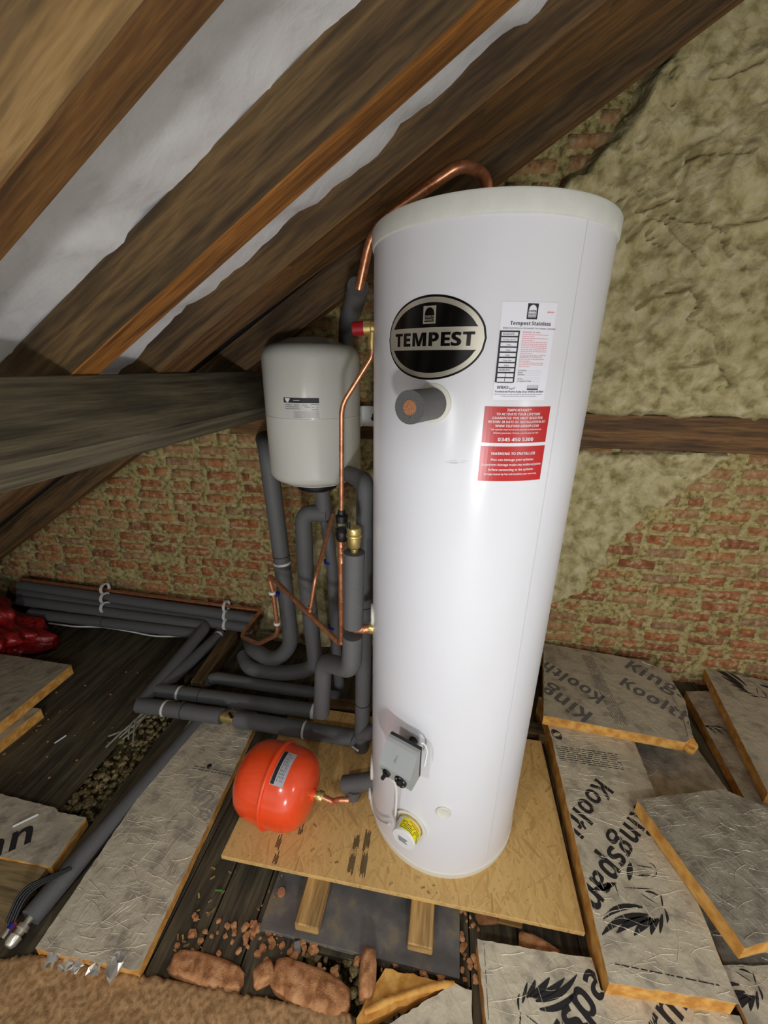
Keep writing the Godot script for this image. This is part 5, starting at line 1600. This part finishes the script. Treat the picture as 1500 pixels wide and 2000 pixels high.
func build_boards() -> void:
	var x := Vector2(1, 0)
	# front right, lowest layer first
	var g := board("printed board at the bottom, under the front end of the long printed board", [Vector3(0.197, 0.000, 1.366), Vector3(0.53, 0.0, 1.355), Vector3(0.532, 0.0, 1.42), Vector3(0.89, 0.0, 1.412), Vector3(0.89, 0.0, 1.85), Vector3(0.24, 0.0, 1.87)], FLOOR, 0.0, M.foil[2])
	print_on(g, "Kingspan", Vector2(0.29, 1.68), Vector2(0.7, -0.72), 0.075, M.ink, bold)
	print_on(g, "Kooltherm", Vector2(0.42, 1.76), Vector2(0.7, -0.72), 0.07, M.ink, bold)
	print_on(g, "", Vector2(0.345, 1.5), Vector2(0.7, -0.72), 0.1, M.ink, bold, emblem(0.22))
	print_on(g, "", Vector2(0.215, 1.37), x, 0.1, M.ink, bold, lined(Vector2(0, -0.45), Vector2(0, 0.45), Vector2(0.004, 0), 1))
	var h := board("small board at the bottom edge with one torn corner baring the yellow foam", [Vector3(-0.09, -0.03, 1.59), Vector3(0.129, -0.030, 1.459), Vector3(0.175, -0.030, 1.467), Vector3(0.17, -0.03, 1.8), Vector3(-0.16, -0.03, 1.8)], FLOOR, -0.03, M.foil[2])
	var st := mk()
	prism(st, ragged(xz([Vector3(-0.075, -0.040, 1.457), Vector3(0.130, -0.040, 1.455), Vector3(-0.104, -0.030, 1.563), Vector3(-0.137, -0.030, 1.563)]), 0.02, 0.003, 0.0), FLOOR, -0.038)
	obj("torn_foam", st, M.core, h)
	st = mk()
	tube(st, fillet([Vector3(-0.118, -0.030, 1.552), Vector3(-0.040, -0.030, 1.514), Vector3(0.073, -0.032, 1.472), Vector3(0.129, -0.034, 1.457)], 0.03), 0.008, 8, 0.6)
	obj("torn_edge", st, M.core, h, false)
	print_on(h, "o", Vector2(-0.055, 1.66), Vector2(0.9, -0.3), 0.085, M.ink, bold)
	var low := board("shiny foil board lying low behind the silver-faced board at the right", [Vector3(0.9, -0.02, 0.5), Vector3(1.254, -0.020, 0.456), Vector3(1.289, -0.020, 0.920), Vector3(1.4, -0.02, 1.32), Vector3(0.93, -0.02, 1.37)], FLOOR, -0.02, M.shiny)
	var f := board("foil strip board between the dark slit and the board by the wall at right", [Vector3(1.403, -0.020, 0.137), Vector3(1.62, -0.02, 0.1), Vector3(1.62, -0.02, 1.3), Vector3(1.42, -0.02, 1.3), Vector3(1.304, -0.020, 0.897)], FLOOR, -0.021, M.shiny)
	print_on(f, "", Vector2(1.34, 0.36), Vector2(0.5, 0.8), 0.1, M.ink, bold, [stroke(Vector2(0, 0), Vector2(0.08, 0.02), 0.02, 0.012), stroke(Vector2(0.02, 0.02), Vector2(0.1, 0.05), 0.02, 0.012), stroke(Vector2(0.04, 0.05), Vector2(0.1, 0.08), 0.02, 0.012)])
	var e := board("large board leaning level by the brick wall at the right edge with a printed emblem", [Vector3(1.562, 0.035, -0.012), Vector3(1.850, 0.035, 0.044), Vector3(2.1, 0.035, 0.1), Vector3(2.0, 0.035, 0.95), Vector3(1.390, 0.035, 0.742)], -0.02, 0.035, M.foil[1])
	print_on(e, "", Vector2(1.73, 0.12), Vector2(-0.7, -0.7), 0.1, M.ink, bold, emblem(0.3))
	print_on(e, "", Vector2(1.585, -0.005), Vector2(0.0, 1.0), 0.1, M.faint_ink, bold, lined(Vector2(0, 0), Vector2(0.3, 0.01), Vector2(0, 0.004), 1))
	# the long one
	var b := board("long printed board right of the OSB sheet, reaching from the wall side to the front", [Vector3(0.542, 0.062, 1.424), Vector3(0.867, 0.062, 1.411), Vector3(0.933, 0.062, 0.612), Vector3(0.9, 0.062, 0.42), Vector3(0.56, 0.062, 0.4), Vector3(0.570, 0.062, 0.598)], -0.062, 0.062, M.foil[0])
	print_on(b, "Kingspan", Vector2(0.82, 0.905), Vector2(-0.67, 0.74), 0.075, M.ink, bold)
	print_on(b, "Kooltherm", Vector2(0.705, 0.815), Vector2(-0.67, 0.74), 0.072, M.ink, bold)
	print_on(b, "", Vector2(0.72, 1.215), Vector2(-0.75, 0.66), 0.1, M.ink, bold, emblem(0.26))
	print_on(b, "", Vector2(0.575, 0.715), x, 0.1, M.ink, bold, lined(Vector2(0, -0.04), Vector2(0.26, 0.0), Vector2(0, 0.08), 8))
	print_on(b, "", Vector2(0.57, 1.385), x, 0.1, M.ink, bold, lined(Vector2(0, 0), Vector2(0.27, 0.0), Vector2(0, 0.008), 1))
	print_on(b, "", Vector2(0.575, 0.63), x, 0.1, M.ink, bold, [stroke(Vector2(0.0, 0.0), Vector2(0.04, 0.02), -0.02, 0.02), stroke(Vector2(0.0, 0.0), Vector2(0.04, 0.02), 0.02, 0.02)])
	var a := board("printed board across the far end of the long board, its right edge torn", [Vector3(0.541, 0.117, 0.572), Vector3(1.122, 0.117, 0.619), Vector3(1.170, 0.117, 0.583), Vector3(1.246, 0.117, 0.372), Vector3(1.258, 0.117, 0.157), Vector3(1.170, 0.117, 0.091), Vector3(0.655, 0.117, 0.028)], 0.063, 0.117, M.foil[1])
	print_on(a, "Kooltherm", Vector2(0.97, 0.3), Vector2(0.72, 0.69), 0.075, M.faint_ink, bold)
	print_on(a, "Kingspan", Vector2(1.05, 0.16), Vector2(0.72, 0.69), 0.085, M.faint_ink, bold)
	print_on(a, "Kooltherm", Vector2(0.865, 0.41), Vector2(-0.72, -0.69), 0.075, M.faint_ink, bold)
	print_on(a, "Kingspan", Vector2(0.77, 0.53), Vector2(-0.72, -0.69), 0.085, M.faint_ink, bold)
	print_on(a, "", Vector2(0.845, 0.1), Vector2(0.02, 1.0), 0.1, M.faint_ink, bold, lined(Vector2(0, 0), Vector2(0.47, 0.0), Vector2(0, 0.06), 7))
	st = mk()
	prism(st, ragged(xz([Vector3(1.156, 0.119, 0.104), Vector3(1.198, 0.119, 0.130), Vector3(1.209, 0.119, 0.261), Vector3(1.188, 0.119, 0.461), Vector3(1.147, 0.119, 0.594), Vector3(1.179, 0.119, 0.492), Vector3(1.157, 0.119, 0.322)]), 0.02, 0.002, 0.0), 0.117, 0.122)
	obj("torn_facing", st, M.foil[2], a)
	st = mk()
	for k in 10:
		var t := k / 9.0
		lump(st, Vector3(1.167, 0.080, 0.578).lerp(Vector3(1.170, 0.070, 0.605), rng.randf()) + Vector3(rng.randf_range(-0.03, 0.02), rng.randf_range(-0.03, 0.02), rng.randf_range(-0.06, 0.02)), Vector3(0.04, 0.03, 0.04), t * 6.0, 700 + k, 0.4, 5)
	obj("crumbled_corner", st, M.core, a)
	var c := board("silver-faced creased board at the right edge, lying on the long printed board", [Vector3(0.802, 0.125, 0.928), Vector3(0.925, 0.125, 1.318), Vector3(0.998, 0.125, 1.294), Vector3(1.36, 0.125, 1.19), Vector3(1.32, 0.125, 0.9), Vector3(1.145, 0.125, 0.831)], 0.063, 0.125, M.shiny)
	var i := board("foil board at the lower right corner under the front of the silver-faced board", [Vector3(0.905, 0.0, 1.31), Vector3(1.35, 0.0, 1.24), Vector3(1.35, 0.0, 1.85), Vector3(0.9, 0.0, 1.85)], -0.018, 0.0, M.foil[0])
	print_on(i, "", Vector2(0.94, 1.33), Vector2(-0.75, 0.66), 0.1, M.ink, bold, emblem(0.2))
	creases(c, 420, Vector2(0.35, 0.94), 1, M.shiny)
	creases(low, 160, Vector2(0.98, 0.15), 2, M.shiny)
	creases(f, 160, Vector2(0.2, 0.98), 3, M.shiny)
	creases(b, 300, Vector2(0.1, 1.0), 4, M.foil[0])
	creases(g, 160, Vector2(0.3, 0.95), 5, M.foil[2])
	creases(i, 80, Vector2(0.9, 0.3), 6, M.foil[0])
	# left side
	var l := board("long worn foil board at the left between the lagged pipe and the OSB sheet", [Vector3(-1.124, -0.022, 1.586), Vector3(-0.785, -0.022, 1.580), Vector3(-0.834, -0.022, 0.685), Vector3(-0.871, -0.022, 0.637), Vector3(-1.163, -0.022, 0.662)], FLOOR + 0.012, -0.022, M.foil[0])
	print_on(l, "Kingspan", Vector2(-0.96, 1.06), Vector2(0.75, 0.5), 0.07, M.worn_ink, plain)
	print_on(l, "Kingspan®", Vector2(-0.665, 0.86), Vector2(-0.3, 0.92), 0.06, M.faint_ink, plain)
	print_on(l, "", Vector2(-1.0, 0.985), Vector2(1, 0.02), 0.1, M.faint_ink, bold, lined(Vector2(0, 0), Vector2(0.22, 0.0), Vector2(0, 0.022), 2))
	creases(l, 420, Vector2(0.98, 0.1), 7, M.foil[0])
	st = mk()
	lathe(st, [Vector2(0.0001, 0.0), Vector2(0.011, 0.0), Vector2(0.009, 0.0012), Vector2(0.0001, 0.0014)], Transform3D(Basis(), Vector3(-0.934, -0.022, 0.961)), 12)
	obj("puncture", st, M.ink, l, false)
	st = mk()
	for q in [[Vector3(-1.059, -0.030, 1.599), 1], [Vector3(-1.011, -0.040, 1.598), 2], [Vector3(-0.976, -0.035, 1.597), 3], [Vector3(-0.914, -0.030, 1.589), 4], [Vector3(-0.854, -0.010, 1.579), 5], [Vector3(-0.851, -0.020, 1.596), 6]]:
		crumple(st, q[0], 0.036 if q[1] != 5 else 0.06, q[1])
	obj("torn_foil", st, M.bare_foil, l).set_meta("kind", "stuff")
	var lo := board("lower of the two stacked boards at the left edge, set back under the other", [Vector3(-1.943, -0.018, 0.819), Vector3(-1.965, -0.018, 1.15), Vector3(-2.9, -0.018, 1.15), Vector3(-2.9, -0.018, 0.8)], FLOOR, -0.018, M.foil[1])
	var up := board("upper of the two stacked boards at the left edge", [Vector3(-1.997, 0.040, 0.573), Vector3(-1.99, 0.04, 1.1), Vector3(-2.9, 0.04, 1.1), Vector3(-2.9, 0.04, 0.55)], -0.017, 0.04, M.foil[1])
	var lc := board("torn board with large printed letters at the left edge, before the dark planks", [Vector3(-1.9, -0.03, 1.2), Vector3(-1.443, -0.030, 1.219), Vector3(-1.421, -0.030, 1.231), Vector3(-1.293, -0.030, 1.232), Vector3(-1.277, -0.030, 1.393), Vector3(-1.9, -0.03, 1.4)], FLOOR, -0.03, M.foil[1])
	print_on(lc, "Kingspan", Vector2(-1.425, 1.335), Vector2(0.76, -0.64), 0.095, M.ink, bold, [], 1.0)
	var ld := mk()
	prism(ld, xz([Vector3(-1.9, 0, 1.39), Vector3(-1.299, -0.045, 1.385), Vector3(-1.285, 0, 1.7), Vector3(-1.9, 0, 1.75)]), FLOOR, -0.045)
	tag(obj("plain_board", ld, M.tan_board), "plain brown board at the left edge in front of the printed one", "board")

func crumple(st: SurfaceTool, at: Vector3, s: float, sd: int) -> void:
	var r := RandomNumberGenerator.new()
	r.seed = sd * 31
	var n := 5
	var g := []
	for j in n:
		var row := []
		for i in n:
			row.append(at + Vector3((i - 2) * s * 0.22, 0, (j - 2) * s * 0.22) + Vector3(r.randf_range(-1, 1), r.randf_range(0, 0.9), r.randf_range(-1, 1)) * s * 0.22)
		g.append(row)
	for j in n - 1:
		for i in n - 1:
			quad(st, g[j][i], g[j + 1][i], g[j + 1][i + 1], g[j][i + 1])

# ---- small things ----
func build_small() -> void:
	var st := mk(true)
	# fibre mat at the bottom left
	var poly := xz([Vector3(-1.318, -0.050, 1.628), Vector3(-1.138, -0.050, 1.581), Vector3(-1.000, -0.050, 1.577), Vector3(-0.750, -0.050, 1.569), Vector3(-0.602, -0.050, 1.563), Vector3(-0.427, -0.050, 1.557), Vector3(-0.151, -0.050, 1.548), Vector3(-0.15, 0, 1.9), Vector3(-1.7, 0, 1.9)])
	var n1 := noise(6.0, 5, 4)
	var n2 := noise(60.0, 6, 3)
	var cell := 0.008
	var lo := Vector2(-1.75, 1.5)
	var ht := func(i: int, j: int) -> Vector3:
		var p := lo + Vector2(i, j) * cell
		var d := inside(p, poly) + n2.get_noise_2dv(p) * 0.006
		var y := -0.052 + n1.get_noise_2dv(p) * 0.008 + n2.get_noise_2dv(p) * 0.004
		return Vector3(p.x, lerpf(-0.1, y, smoothstep(-0.004, 0.006, d)), p.y)
	var rows := []
	for j in 50:
		var row := []
		for i in 205:
			row.append(ht.call(i, j))
		rows.append(row)
	for j in 49:
		for i in 204:
			if maxf(rows[j][i].y, rows[j + 1][i + 1].y) > -0.09:
				quad(st, rows[j][i], rows[j + 1][i], rows[j + 1][i + 1], rows[j][i + 1])
	tag(obj("fibre_mat", st, M.fibre), "brown fuzzy fibre mat across the lower left corner of the picture", "mat")
	# clay lumps behind the mat
	var lumps := [[Vector3(-0.606, -0.075, 1.536), Vector3(0.24, 0.05, 0.07), -0.05, "long rounded clay lump behind the fibre mat, left one"], [Vector3(-0.290, -0.070, 1.522), Vector3(0.25, 0.06, 0.085), -0.13, "large rounded clay lump behind the fibre mat, beside the torn corner board"], [Vector3(-0.124, -0.050, 1.474), Vector3(0.05, 0.07, 0.11), 0.1, "upright clay piece wedged against the torn corner of the small board"], [Vector3(-0.430, -0.060, 1.519), Vector3(0.06, 0.05, 0.05), 0.6, "small clay lump between the two long clay lumps"], [Vector3(0.396, -0.060, 1.332), Vector3(0.13, 0.04, 0.05), -0.3, "clay fragment beyond the top edge of the printed board at the bottom"], [Vector3(0.245, -0.060, 1.274), Vector3(0.09, 0.03, 0.04), 0.2, "pale clay fragment under the front edge of the OSB sheet"]]
	for k in lumps.size():
		st = mk(true)
		lump(st, lumps[k][0], lumps[k][1], lumps[k][2], 800 + k, 0.13, 16)
		tag(obj("clay_lump", st, M.clay), lumps[k][3], "rubble", "clay lumps on the floor")
	# crumbs of clay and mortar
	st = mk()
	var places := [[Vector3(-0.372, -0.070, 1.444), 0.16, 0.05, 70], [Vector3(-0.609, -0.070, 1.481), 0.12, 0.06, 26], [Vector3(0.184, -0.070, 1.343), 0.03, 0.1, 26], [Vector3(-0.034, -0.070, 1.436), 0.14, 0.03, 24], [Vector3(-0.494, -0.050, 1.357), 0.03, 0.12, 18], [Vector3(-1.787, -0.070, 0.618), 0.3, 0.3, 18], [Vector3(-1.675, -0.070, 1.056), 0.3, 0.2, 12]]
	for q in places:
		for k in q[3]:
			var s := rng.randf_range(0.004, 0.022) * (0.4 if q[3] < 20 else 1.0)
			lump(st, q[0] + Vector3(rng.randf_range(-1, 1) * q[1], s * 0.2, rng.randf_range(-1, 1) * q[2]), Vector3(s * 1.3, s * 0.7, s), rng.randf() * 6.0, 900 + k, 0.5, 3)
	var sh := mk()
	for q in [[Vector3(-0.691, -0.073, 1.405), 0.05, 0.12, 26], [Vector3(-1.655, -0.073, 0.999), 0.3, 0.25, 14], [Vector3(-0.060, 0.000, 1.226), 0.12, 0.05, 10], [Vector3(-0.328, 0.000, 1.189), 0.1, 0.06, 8]]:
		for k in q[3]:
			var s := rng.randf_range(0.002, 0.006)
			box(sh, Transform3D(Basis(Vector3.UP, rng.randf() * 6.0), q[0] + Vector3(rng.randf_range(-1, 1) * q[1], 0.001, rng.randf_range(-1, 1) * q[2])), Vector3(s * 3.0, 0.0015, s), 0.0003)
	tag(obj("wood_shavings", sh, M.bearer), "pale wood shavings scattered over the dark planks and the OSB sheet", "shavings", "", "stuff")
	var cr := tag(obj("clay_crumbs", st, M.clay), "scattered clay crumbs on the planks in front of the OSB sheet", "rubble", "", "stuff")
	st = mk()
	lathe(st, [Vector2(0.0001, 0.0), Vector2(0.012, 0.0), Vector2(0.014, 0.006), Vector2(0.012, 0.012), Vector2(0.0001, 0.013)], Transform3D(Basis(), Vector3(-0.453, -0.056, 1.326)), 18)
	tag(obj("cork", st, M.cork, self, false), "round cork lying on the dark grey board by the left bearer", "cork")
	st = mk()
	box(st, Transform3D(Basis(Vector3.UP, 0.4) * Basis(Vector3.RIGHT, 0.4), Vector3(-0.353, -0.060, 1.445)), Vector3(0.02, 0.004, 0.028), 0.001)
	tag(obj("slate_chip", st, M.dark_board), "small blue-grey slate chip among the clay crumbs", "chip")
	st = mk()
	beam(st, Vector3(-0.687, -0.070, 1.348), Vector3(-0.660, -0.070, 1.345), 0.003, 0.002)
	tag(obj("green_scrap", st, flat(Color(0.3, 0.6, 0.2), 0.5)), "tiny green scrap on the dark planks left of the grey board", "scrap")
	st = mk()
	beam(st, Vector3(-1.537, -0.026, 1.308), Vector3(-1.482, -0.026, 1.252), 0.006, 0.003)
	tag(obj("white_stick", st, M.white), "thin white stick lying on the board with the printed letters at the left", "stick")
	st = mk()
	beam(st, Vector3(-1.752, -0.070, 0.942), Vector3(-1.734, -0.070, 0.894), 0.006, 0.003)
	tag(obj("white_stick", st, M.white), "thin white stick lying on the dark planks beside the stacked boards", "stick")
	# offcut of timber leaning by the pipes
	st = mk()
	beam(st, Vector3(-1.279, -0.010, 0.111), Vector3(-1.239, -0.010, 0.570), 0.065, 0.09)
	tag(obj("joist_end", st, M.rafter[1]), "short squared timber between the paired lagged pipes and the wall", "timber")
	st = mk()
	beam(st, Vector3(-0.62, -0.04, 0.53), Vector3(0.62, -0.04, 0.53), 0.07, 0.06)
	tag(obj("joist", st, M.rafter[0]), "dark timber along the back edge of the OSB sheet", "timber")
	# red bag
	st = mk(true)
	var f := FastNoiseLite.new()
	f.seed = 4
	f.frequency = 1.0
	var f2 := noise(2.6, 8, 4)
	f2.fractal_type = FastNoiseLite.FRACTAL_RIDGED
	var c := Vector3(-2.98, -0.02, 0.42)
	var n := 48
	var pt := func(i: int, j: int) -> Vector3:
		var th := PI * i / n
		var ph := TAU * (j % (n * 2)) / (n * 2)
		var d := Vector3(sin(th) * cos(ph), cos(th), sin(th) * sin(ph))
		var k := 1.0 + 0.3 * f.get_noise_3dv(d * 1.4) + 0.16 * f2.get_noise_3dv(d * 0.45)
		var p := d * k * Vector3(0.42, 0.26, 0.28)
		p.x += maxf(0.0, p.x - 0.2) * 0.5
		p.y = maxf(p.y, -0.05)
		return c + p
	for i in n:
		for j in n * 2:
			quad(st, pt.call(i, j), pt.call(i, j + 1), pt.call(i + 1, j + 1), pt.call(i + 1, j))
	tag(obj("plastic_bag", st, M.bag), "crumpled red plastic bag under the eaves at the far left", "bag")
